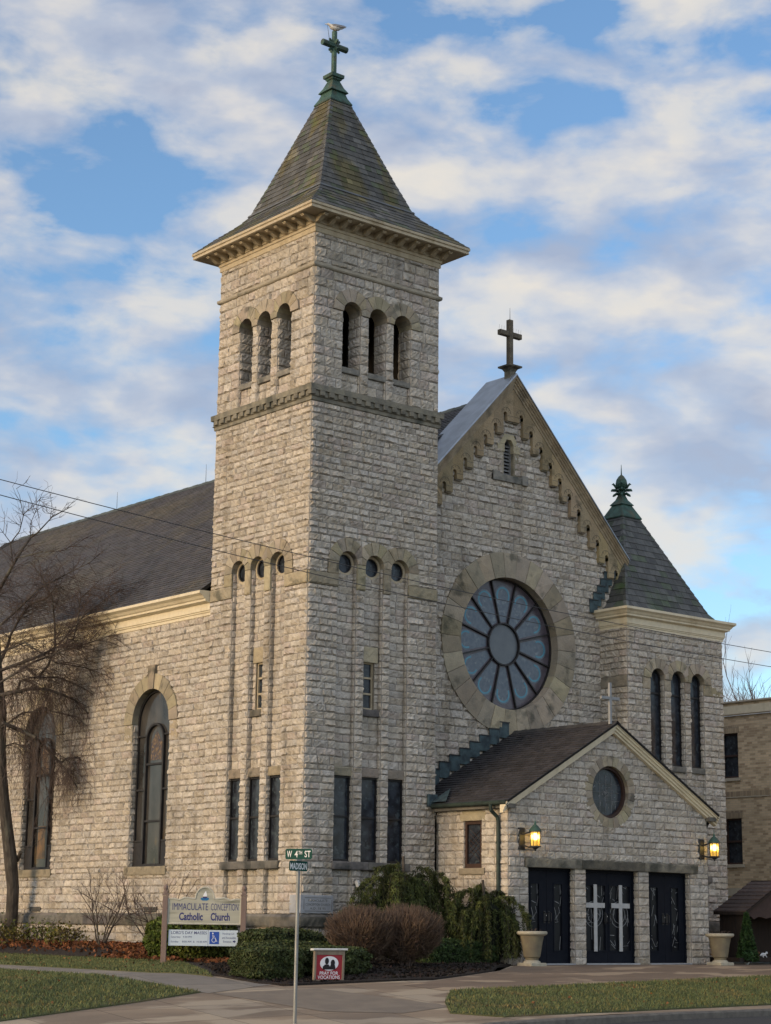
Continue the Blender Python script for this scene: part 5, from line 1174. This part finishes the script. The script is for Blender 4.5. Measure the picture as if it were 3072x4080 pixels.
def twigs(q, base, tips, r, m, rad, col=None, ns=3, bend=.12, seg=3):
    for t in tips:
        b = np.array(base[r.randrange(len(base))]); t = np.array(t); P = [b+(t-b)*k/seg+np.array([r.gauss(0, bend), r.gauss(0, bend), r.gauss(0, bend)])*np.linalg.norm(t-b)*.3*math.sin(math.pi*k/seg) for k in range(seg+1)]
        tube(q, P, np.linspace(rad, rad*.35, seg+1), m, ns, col if col is not None else (1, 1, 1), False)
def twig_shrub(name, x, y, hx, hy, hz, label, seed, n=3600, group=None):
    zb = gz(x, y)+.02; r = random.Random(seed); g = np.random.default_rng(seed); c = np.array([x, y, zb+hz*1.18])
    t = thing(name, label, 'shrub', (x, y, zb), group)
    q = MB(); stems = []
    for k in range(26):
        a = r.uniform(0, 6.28); s = r.uniform(.2, .75); p = [np.array([x+.08*math.cos(a), y+.08*math.sin(a), zb-.05]), np.array([x+.4*s*hx*math.cos(a), y+.4*s*hy*math.sin(a), zb+hz*.45]), np.array([x+s*hx*math.cos(a), y+s*hy*math.sin(a), zb+hz*(.9+.8*r.random())])]
        tube(q, p, [.019, .014, .007], TWIG, 5); stems += [p[1], p[2]]
    q.build('stem', t)
    q = MB(); P, N_ = sup_shell(g, n, c, (hx, hy, hz), 2.4, .16); lo_ = P[:, 2] > zb+.10; P, N_ = P[lo_], N_[lo_]; egg = .60+.40*np.clip((P[:, 2]-zb)/(hz*1.3), 0, 1)**.8; P[:, :2] = np.array([x, y])+(P[:, :2]-np.array([x, y]))*egg[:, None]
    for p, nn in zip(P, N_):
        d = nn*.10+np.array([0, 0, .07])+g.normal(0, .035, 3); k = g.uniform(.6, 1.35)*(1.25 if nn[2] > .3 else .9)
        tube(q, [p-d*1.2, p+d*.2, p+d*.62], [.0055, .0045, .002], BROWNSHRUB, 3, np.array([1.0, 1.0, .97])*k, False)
    P, N_ = sup_shell(g, n, c, (hx*.93, hy*.93, hz*.93), 2.4, .5); P = P[P[:, 2] > zb+.3][:n//2]; egg = .60+.40*np.clip((P[:, 2]-zb)/(hz*1.3), 0, 1)**.8; P[:, :2] = np.array([x, y])+(P[:, :2]-np.array([x, y]))*egg[:, None]; leafcloud(q, P, .032, g, BROWNSHRUB, (.6, .55, .55), None, .45, 3.)
    q.build('twig_crown', t); return t
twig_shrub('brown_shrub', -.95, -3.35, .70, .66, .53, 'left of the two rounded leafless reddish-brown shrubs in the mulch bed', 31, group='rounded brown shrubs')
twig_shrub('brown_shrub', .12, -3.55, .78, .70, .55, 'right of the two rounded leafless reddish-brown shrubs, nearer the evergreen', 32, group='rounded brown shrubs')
def weeping(x, y, zt, hx, hy, drop, label, seed, n=70):
    zb = gz(x, y); r = random.Random(seed); g = np.random.default_rng(seed); t = thing('weeping_evergreen', label, 'evergreen', (x, y, zb), 'weeping evergreens by the porch')
    q = MB(); tube(q, [(x, y, zb-.1), (x+.05, y, zb+.6), (x, y+.05, zt-.15)], [.07, .055, .03], BARK, 8); q.build('trunk', t)
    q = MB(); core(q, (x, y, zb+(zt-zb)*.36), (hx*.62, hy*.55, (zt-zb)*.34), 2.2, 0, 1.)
    br = MB()
    def strand(pts, dens, wid):
        tube(br, pts, np.linspace(.009, .003, len(pts)), BARK, 4); m_ = len(pts)-1; pts = np.array(pts)
        u = np.linspace(.05, .999, dens); seg = (u*m_).astype(int); f_ = u*m_-seg; L_ = pts[seg]*(1-f_[:, None])+pts[seg+1]*f_[:, None]
        sh_ = r.uniform(.5, 1.5)
        for rep in range(5):
            P = L_+g.normal(0, wid, L_.shape)*np.array([1, 1, .7]); d = np.array([0, 0, -.75])+g.normal(0, .5, P.shape); d /= np.linalg.norm(d, axis=1)[:, None]
            w = np.cross(d, g.normal(0, 1, d.shape)); w /= np.linalg.norm(w, axis=1)[:, None]; ln = g.uniform(.04, .11, (len(P), 1)); V = np.stack([P-w*.010, P+w*.010, P+d*ln+w*.003, P+d*ln-w*.003], 1).reshape(-1, 3)
            c = np.repeat(np.array([1.15, 1.1, .85])*sh_*g.uniform(.6, 1.45, (len(P), 1)), 4, 0); q.add(V, np.arange(len(V)).reshape(-1, 4), CONIF, c)
    for k in range(n):
        a = k*2.39996+r.uniform(-.3, .3); s = r.uniform(.35, 1.2); ex = np.array([hx*math.cos(a)*s, hy*math.sin(a)*s, 0]); hgt = (zt-zb)*r.uniform(.62, 1.0)*(1-.12*s); p0 = np.array([x, y, zb+hgt*.72])
        bough = [p0, p0+ex*.35+[0, 0, hgt*.22], p0+ex*.7+[0, 0, hgt*.20], p0+ex*.95+[0, 0, hgt*.06], p0+ex*1.12+[0, 0, -hgt*.16]]
        strand(bough, 60, .030); bp_ = np.array(bough)
        for j in range(7):
            u = r.uniform(.8, 4); i0 = min(3, int(u)); b0_ = bp_[i0]*(1-(u-i0))+bp_[i0+1]*(u-i0); side = np.array([-math.sin(a), math.cos(a), 0])*r.uniform(-.2, .2); dr = min(drop*r.uniform(.25, .95), max(.15, b0_[2]-zb-.2))
            strand([b0_, b0_+side*.7+ex/np.linalg.norm(ex)*.06+[0, 0, .0], b0_+side+ex/np.linalg.norm(ex)*.10+[0, 0, -dr*.5], b0_+side*1.1+ex/np.linalg.norm(ex)*.10+[0, 0, -dr]], 38, .026)
    br.build('branch', t); q.build('foliage', t); return t
weeping(2.0, -1.25, 1.72, 1.5, .85, 1.2, 'large weeping evergreen in front of the tower, its top by the dark sill', 41, 34)
weeping(3.55, -2.25, 1.22, .98, .6, 1.3, 'smaller weeping evergreen covering the foot of the green downspout', 42, 22)
# little fir by the shed post
fx, fy = 12.02, -2.85; t = thing('small_fir', 'small dark artificial fir tree against the shed front post', 'fir tree', (fx, fy, -.83)); q = MB(); tube(q, [(fx, fy, -.83), (fx, fy, .4)], [.03, .008], BARK, 6); q.build('trunk', t)
g = np.random.default_rng(9); q = MB()
n = 5200; hgt = g.uniform(0, 1, n)**1.25; rad = (.02+.27*(1-hgt))*np.sqrt(g.uniform(.1, 1, n)); a = g.uniform(0, 6.283, n); a += .25*np.sin(hgt*30); P = np.stack([fx+rad*np.cos(a), fy+rad*np.sin(a), -.72+1.15*hgt], -1); leafcloud(q, P, .045, g, LEAFM, (.55, .95, .75), None, .5, 3); q.build('foliage', t)

# bare shrub behind the sign
def bare_shrub(x, y, h, spread, seed, label, group=None, nst=7, name='bare_shrub', red=False):
    zb = gz(x, y)+.02; r = random.Random(seed); t = thing(name, label, 'shrub', (x, y, zb), group); q = MB(); s_ = MB(); tips = []
    def grow(p, d, ln, rad, lev):
        pts = [p]
        for k in range(4): d = d+np.array([r.gauss(0, .13), r.gauss(0, .13), r.gauss(.02, .08)]); d /= np.linalg.norm(d); pts.append(pts[-1]+d*ln/4)
        tube(s_ if lev == 0 else q, pts, np.linspace(rad, rad*.5, 5), TWIG if lev else BARK, 5 if lev < 2 else 3, (1, 1, 1), lev < 2)
        if lev < 3:
            for k in range(4 if lev < 2 else 5):
                b = pts[r.choice((2, 3, 4))]; nd = d+np.array([r.gauss(0, .55), r.gauss(0, .55), r.gauss(.1, .35)]); grow(b, nd/np.linalg.norm(nd), ln*r.uniform(.38, .6), rad*.5, lev+1)
    for k in range(nst):
        a = k*6.283/nst+r.uniform(-.3, .3); d = np.array([math.cos(a)*spread, math.sin(a)*spread, 1.]); d /= np.linalg.norm(d); grow(np.array([x+.06*math.cos(a), y+.06*math.sin(a), zb-.05]), d, h*r.uniform(.5, .68), .022, 0)
    s_.build('stem', t); q.build('twigs', t); return t
bare_shrub(-1.05, 6.75, 2.05, .38, 51, 'tall bare multi-stemmed shrub left of the church sign')
bare_shrub(-.85, 4.55, 1.95, .42, 52, 'bare multi-stemmed shrub directly behind the left post of the church sign')
LOWL = ['low sparse shrub just right of the bare tree trunk', 'low greenish shrub, second to the right of the tree trunk', 'low sparse shrub midway between tree trunk and tall bare shrub', 'low sparse shrub touching the left of the tall bare shrub', 'low sparse shrub just left of the bare tree trunk', 'low sparse shrub at the left edge, farthest along the nave wall']
for i, (x, y, h) in enumerate(((-.95, 12.2, .75), (-1.15, 11.0, .62), (-.9, 9.8, .7), (-1.0, 8.6, .6), (-.85, 14.2, .8), (-1.2, 15.2, .7))):
    t = bare_shrub(x, y, h, .75, 60+i, LOWL[i], 'low shrubs along the nave', 6, 'low_shrub')
    g = np.random.default_rng(60+i); P = np.array([x, y, gz(x, y)+h*.45])+g.normal(0, 1, (420, 3))*np.array([.3, .4, h*.22]); q = MB(); leafcloud(q, P, .05, g, LEAFM, (1.6, 1.5, .9) if i % 2 == 0 else (2.2, 1.4, .8), None, .5); q.build('leaves', t)
# fallen leaves
g = np.random.default_rng(77); n = 5200; X = g.normal(-.75, .45, n).clip(-2.0, -.05); Y = g.uniform(4.2, 16, n); k = g.random(n) < .25; X[k] = g.uniform(-2.4, -.3, k.sum()); Y[k] = g.uniform(0., 5, k.sum())
P = np.stack([X, Y, np.array([gz(a, b) for a, b in zip(X, Y)])+.045+g.uniform(0, .05, n)], -1); q = MB(); leafcloud(q, P, .085, g, LITTER, (1.2, 1, .9), np.tile([0, 0, 1.], (n, 1))*.6, .55, 1.4); tag(q.build('leaf_litter'), 'drift of fallen orange-brown leaves along the nave wall', 'leaves', kind='stuff')
g = np.random.default_rng(78); n = 9000; X = g.uniform(-4.9, 4, n); Y = g.uniform(-5.5, -.3, n); bedp = [(-4.9, -3.8), (-4.8, -5.1), (-4.4, -5.46), (-1.95, -5.56), (-.9, -5.55), (.6, -4.9), (1.9, -4.25), (3.1, -3.15), (4.0, -2.6), (4., -.3), (-.3, -.3), (-2.9, -.3)]
P = np.array([(a, b, gz(a, b)+.04) for a, b in zip(X, Y) if inside(bedp, a, b)]); q = MB(); leafcloud(q, P, .05, g, mat('mulch_chips', (.03, .022, .018), (.015, .012, .011), 20, .95, tint=True), (1, 1, 1), np.tile([0, 0, 1.], (len(P), 1)), .6, 2.2); tag(q.build('mulch_chips'), 'dark bark mulch chips under the hedges', 'mulch', kind='stuff')

g = np.random.default_rng(79); P = []
for k_, n_ in (('a', 90), ('b', 110), ('c', 90)):
    A = np.array(LAWNS[k_]); c_ = 0
    while c_ < n_:
        x, y = g.uniform(np.maximum(A.min(0), (-12, -11)), np.minimum(A.max(0), (14, 8)))
        if inside(LAWNS[k_], x, y): P.append((x, y, gz(x, y)+.055)); c_ += 1
q = MB(); leafcloud(q, np.array(P), .05, g, LITTER, (1.2, 1.1, 1), np.tile([0, 0, 1.], (len(P), 1)), .5, 1.4); tag(q.build('lawn_leaves'), 'scattered brown leaves lying on the lawns', 'leaves', kind='stuff')
# flood light by the evergreen
fl_ = thing('floodlight', 'small pale floodlight below the tower sill above the evergreen', 'floodlight', (1.55, -.12, .95)); q = MB(); f = Fr((1.55, -.12, .95), (.9, .1, .2), (-.2, .25, .95), (.1, -.95, .3)); box(q, f, -.045, .045, -.075, .075, -.04, .04, WHITEM, b=.012); q.build('housing', fl_); q = MB(); tube(q, [(1.55, .10, .9), (1.55, -.1, .92)], .015, DARKMETAL, 6); q.build('arm', fl_)

# ================================================================== TREES
def pix(x, y, d):
    v = FW+RT*(x-1536)/FPX-UPV*(y-2040)/FPX; return CAM+v*d
def bare_tree_left():
    r = random.Random(5); D0 = 51.5
    def limb(px, rads, dd=0., wob=.25):
        return np.array([pix(x, y, D0+dd+wob*math.sin(i*1.7+x*.01)) for i, (x, y) in enumerate(px)]), rads
    base = pix(39, 3762, D0); t = thing('bare_tree', 'large leafless tree with drooping twigs in front of the nave wall', 'tree', tuple(base))
    tr_ = MB(); lm = MB(); tw_ = MB()
    P, _ = limb([(36, 3800), (39, 3740), (47, 3650), (52, 3540), (42, 3420), (28, 3300), (14, 3180), (4, 3060), (2, 2960), (8, 2840), (-6, 2700), (-14, 2520), (-30, 2300)], None, 0, .0)
    tube(tr_, P, [.30, .19, .17, .165, .18, .16, .155, .15, .14, .13, .115, .09, .06], BARK, 12)
    tube(tr_, limb([(45, 3440), (70, 3425), (82, 3395)], None)[0], [.09, .06, .05], BARK, 8)
    tr_.build('trunk', t)
    L = [([(-60, 2800), (0, 2771), (48, 2761), (112, 2746), (179, 2745), (238, 2763), (300, 2790), (360, 2850), (420, 2950)], .065, .02, -.6),
         ([(70, 2752), (80, 2715), (120, 2700), (230, 2698), (330, 2740), (420, 2800)], .04, .012, -.5),
         ([(0, 2640), (32, 2570), (41, 2533), (86, 2451), (123, 2406), (186, 2384), (230, 2330)], .05, .012, .2),
         ([(105, 2660), (150, 2700), (193, 2650), (219, 2570), (219, 2495), (208, 2376), (160, 2290), (123, 2240)], .045, .01, -.2),
         ([(-20, 2680), (60, 2650), (149, 2618), (223, 2581), (290, 2551), (310, 2480), (320, 2385), (380, 2330)], .05, .01, -.9),
         ([(190, 2600), (260, 2540), (305, 2480), (350, 2440), (420, 2390), (500, 2330)], .022, .006, -.7),
         ([(-40, 2420), (0, 2346), (48, 2257), (93, 2183), (123, 2142), (149, 2123), (208, 2060), (285, 2018)], .055, .008, .1),
         ([(52, 2250), (41, 2160), (0, 2105)], .02, .006, .1), ([(41, 2165), (78, 2116), (93, 2056), (78, 1974), (65, 1945)], .018, .004, .1), ([(93, 2050), (140, 2010), (170, 1978)], .01, .003, .1),
         ([(60, 2225), (167, 2200), (253, 2194), (331, 2142)], .02, .006, -.3), ([(123, 2140), (120, 2090), (146, 2027), (150, 2020)], .012, .004, .2), ([(200, 2065), (208, 2010)], .008, .003, 0),
         ([(10, 2880), (70, 2905), (141, 2938), (186, 2983), (242, 3042), (261, 3065), (335, 3180), (380, 3280)], .06, .01, -.7),
         ([(242, 3042), (260, 3024), (309, 3016), (346, 3053), (394, 3098), (432, 3133), (499, 3150), (503, 3185)], .035, .006, -.7),
         ([(5, 2900), (90, 2840), (190, 2830), (320, 2860), (420, 2980), (480, 3080)], .03, .006, -.4), ([(0, 2720), (130, 2640), (260, 2590), (330, 2570), (420, 2540), (520, 2490)], .035, .006, -1.),
         ([(0, 2980), (60, 2960), (130, 3000), (180, 3090), (190, 3200)], .03, .006, .3), ([(0, 2600), (100, 2560), (220, 2640), (340, 2660), (450, 2700), (560, 2720)], .03, .005, -.9), ([(-10, 2500), (70, 2430), (150, 2350), (260, 2290), (360, 2240), (440, 2170)], .03, .005, -.5)]
    nodes = []
    for px, r0, r1, dd in L:
        P, _ = limb(px, None, dd); tube(lm, P, np.linspace(r0, r1, len(P)), BARK, 7)
        for i in range(len(P)-1):
            for k in range(10):
                u = r.random(); nodes.append((P[i]*(1-u)+P[i+1]*u, P[i+1]-P[i], px[i][1]))
    lm.build('limb', t)
    RH = RT0
    def tw(p, d, ln, rad, lev, droop):
        pts = [p]; 
        for k in range(5): d = d+np.array([r.gauss(0, .17), r.gauss(0, .17), r.gauss(-droop, .14)]); d = d/np.linalg.norm(d); pts.append(pts[-1]+d*ln/5)
        tube(tw_, pts, np.linspace(rad*.85, rad*.4, 6), TWIG, 3, (1, 1, 1), False)
        if lev < 2:
            for k in range(5 if lev == 0 else 3):
                b = pts[r.choice((1, 2, 3, 4, 5))]; nd = d*.6+np.array([r.gauss(0, .45), r.gauss(0, .45), r.gauss(.05-droop, .4)]); tw(b, nd/np.linalg.norm(nd), ln*r.uniform(.45, .8), rad*.6, lev+1, droop*1.5)
    for p, d, y in nodes:
        upper = y < 2300
        if upper and r.random() < .62: continue
        if r.random() < .12: continue
        d = d/np.linalg.norm(d); nd = d*.7+RH*r.gauss(.28, .6)+np.array([r.gauss(0, .5), r.gauss(0, .5), r.gauss(.15 if y < 2700 else -.1, .5)]); nd = nd/np.linalg.norm(nd)
        tw(p, nd, r.uniform(.4, 1.15)*(.6 if upper else 1), .0105, 0 if not upper else 1, -.02 if upper else (.05 if y < 2700 else .15))
    # curtain of hanging shoots under the lower limbs
    for k in range(100):
        x = r.uniform(20, 540); y = r.uniform(2780, 3150)+max(0, (x-330))*.3; p = pix(x, y, D0-.6+r.uniform(-.5, .7)); ln = r.uniform(.5, 1.5)*(1 if x > 150 else .7)
        tw(p, np.array([r.gauss(0, .2), r.gauss(0, .2), -1.]), ln, .0075, 1, .12)
    tw_.build('twigs', t)
bare_tree_left()
def far_tree(x, y, h, seed, label):
    r = random.Random(seed); zb = -1.; t = thing('bare_tree', label, 'tree', (x, y, zb), 'bare trees behind the brick building'); tr_ = MB(); b_ = MB()
    tube(tr_, [(x, y, zb), (x+.1, y, zb+h*.35), (x, y, zb+h*.55)], [.26, .2, .15], BARK, 8); tr_.build('trunk', t)
    def g_(p, d, ln, rad, lev):
        pts = [p]
        for k in range(4): d = d+np.array([r.gauss(0, .1), r.gauss(0, .1), r.gauss(.05, .06)]); d /= np.linalg.norm(d); pts.append(pts[-1]+d*ln/4)
        tube(b_, pts, np.linspace(rad, rad*.5, 5), TWIG, 4 if lev < 2 else 3, (1.3, 1.3, 1.3), False)
        if lev < 3:
            for k in range(5): b = pts[r.choice((1, 2, 3, 4))]; nd = d+np.array([r.gauss(0, .5), r.gauss(0, .5), r.gauss(.25, .25)]); g_(b, nd/np.linalg.norm(nd), ln*r.uniform(.4, .62), rad*.5, lev+1)
    for k in range(8):
        a = k*.8+r.uniform(0, .5); d = np.array([math.cos(a)*.4, math.sin(a)*.4, 1]); g_(np.array([x, y, zb+h*r.uniform(.35, .55)]), d/np.linalg.norm(d), h*r.uniform(.3, .45), .07, 0)
    b_.build('branches', t)
for i, (px_, d, h) in enumerate(((2905, 92, 10.9), (2975, 96, 11.2), (3040, 90, 11.3), (3090, 95, 13.0))):
    c = pix(px_, 3000, d); far_tree(c[0], c[1], h, 80+i, ['bare tree nearest the turret, above the brick building roof', 'bare tree second from the turret above the brick building roof', 'bare tree third from the turret above the brick building roof', 'tallest bare tree above the brick building, at the right edge'][i])

# ================================================================== WIRES
WIREM = mat('black_cable', (.05, .048, .05), rough=.6)
def wire(pts, label):
    P = np.array(pts); x = P[:, 0]; z = P[:, 2]; c = np.polyfit(x, z, 2); xs_ = np.linspace(-34, 14, 60); c[0] = max(c[0], .0008)
    zz = np.polyval(c, xs_); q = MB(); tube(q, np.stack([xs_, np.full(60, -13.), zz], -1), .006, WIREM, 5, cap=False); tag(q.build('overhead_wire'), label, 'wire', 'overhead wires')
wire([(-14.9, 0, 5.612), (-13.07, 0, 5.491), (-11.96, 0, 5.404), (-9.83, 0, 5.277), (-7.8, 0, 5.169), (-.64, 0, 4.953), (.69, 0, 4.931)], 'upper of the two thin wires crossing in front of the church')
wire([(-14.9, 0, 5.416), (-13.57, 0, 5.295), (-11.95, 0, 5.18), (-9.82, 0, 5.042), (-6.775, 0, 4.869), (-.649, 0, 4.684), (.678, 0, 4.665)], 'lower of the two thin wires crossing in front of the church')

# ================================================================== GULL
def gull():
    c = Vector((2.03, 2., 23.26)); t = thing('gull', 'grey and white gull standing on top of the tower cross', 'bird', tuple(c), world=False)
    me = bpy.data.meshes.new('body'); sp = [(-.30, .165, .008), (-.25, .17, .014), (-.215, .182, .034), (-.17, .165, .036), (-.11, .12, .068), (-.02, .10, .088), (.08, .105, .072), (.16, .13, .038), (.22, .145, .022), (.29, .16, .014)]
    q = MB(); n = 12; V = []; Fq = []
    WH = mat('gull_white_plumage', (.62, .60, .56), (.52, .50, .47), 20, .8); GY_ = mat('gull_grey_wing', (.25, .26, .28), (.18, .18, .20), 20, .8); BLK = mat('gull_dark_tail', (.03, .03, .032), rough=.8); ORN = mat('gull_bill', (.30, .2, .07), rough=.6)
    tube(q, [(x, 0, z) for x, z, r_ in sp], [r_ for *_, r_ in sp], WH, 14); q.build('body', t, smooth=True)
    for s_ in (-1, 1):
        w = MB(); P = [(-.12, s_*.072, .155), (-.02, s_*.096, .165), (.10, s_*.082, .165), (.24, s_*.035, .17), (.31, s_*.02, .19), (.20, s_*.075, .12), (.05, s_*.098, .10), (-.08, s_*.082, .115)]; P2 = [(x, y*.55, z+.025) for x, y, z in P[:4]]
        w.add(np.array(P), [[0, 1, 6, 7], [1, 2, 5, 6], [2, 3, 5], [3, 4, 5]], [GY_, GY_, GY_, BLK]); w.add(np.array([P[0], P[1], P[2], P[3]]+P2), [[0, 1, 5, 4], [1, 2, 6, 5], [2, 3, 7, 6]], GY_); w.build('wing', t)
    b = MB(); tube(b, [(-.245, 0, .172), (-.30, 0, .162)], [.012, .004], ORN, 6); b.build('bill', t)
    for s_ in (-1, 1):
        e = MB(); lathe(e, (-.222, s_*.031, .188), [(.001, -.006), (.006, 0), (.001, .006)], BLK, 6); e.build('eye', t)
        l_ = MB(); tube(l_, [(-.005, s_*.025, .05), (.0, s_*.025, .0)], .006, ORN, 5); box(l_, Fr((0, s_*.025, 0), (1, 0, 0), (0, 1, 0), (0, 0, 1)), -.05, .01, -.02, .02, -.012, -.004, ORN); l_.build('leg', t)
    t.rotation_euler = (0, 0, R(-22)); return t
gull()
for o in bpy.data.objects:
    if '_off' in o: del o['_off']
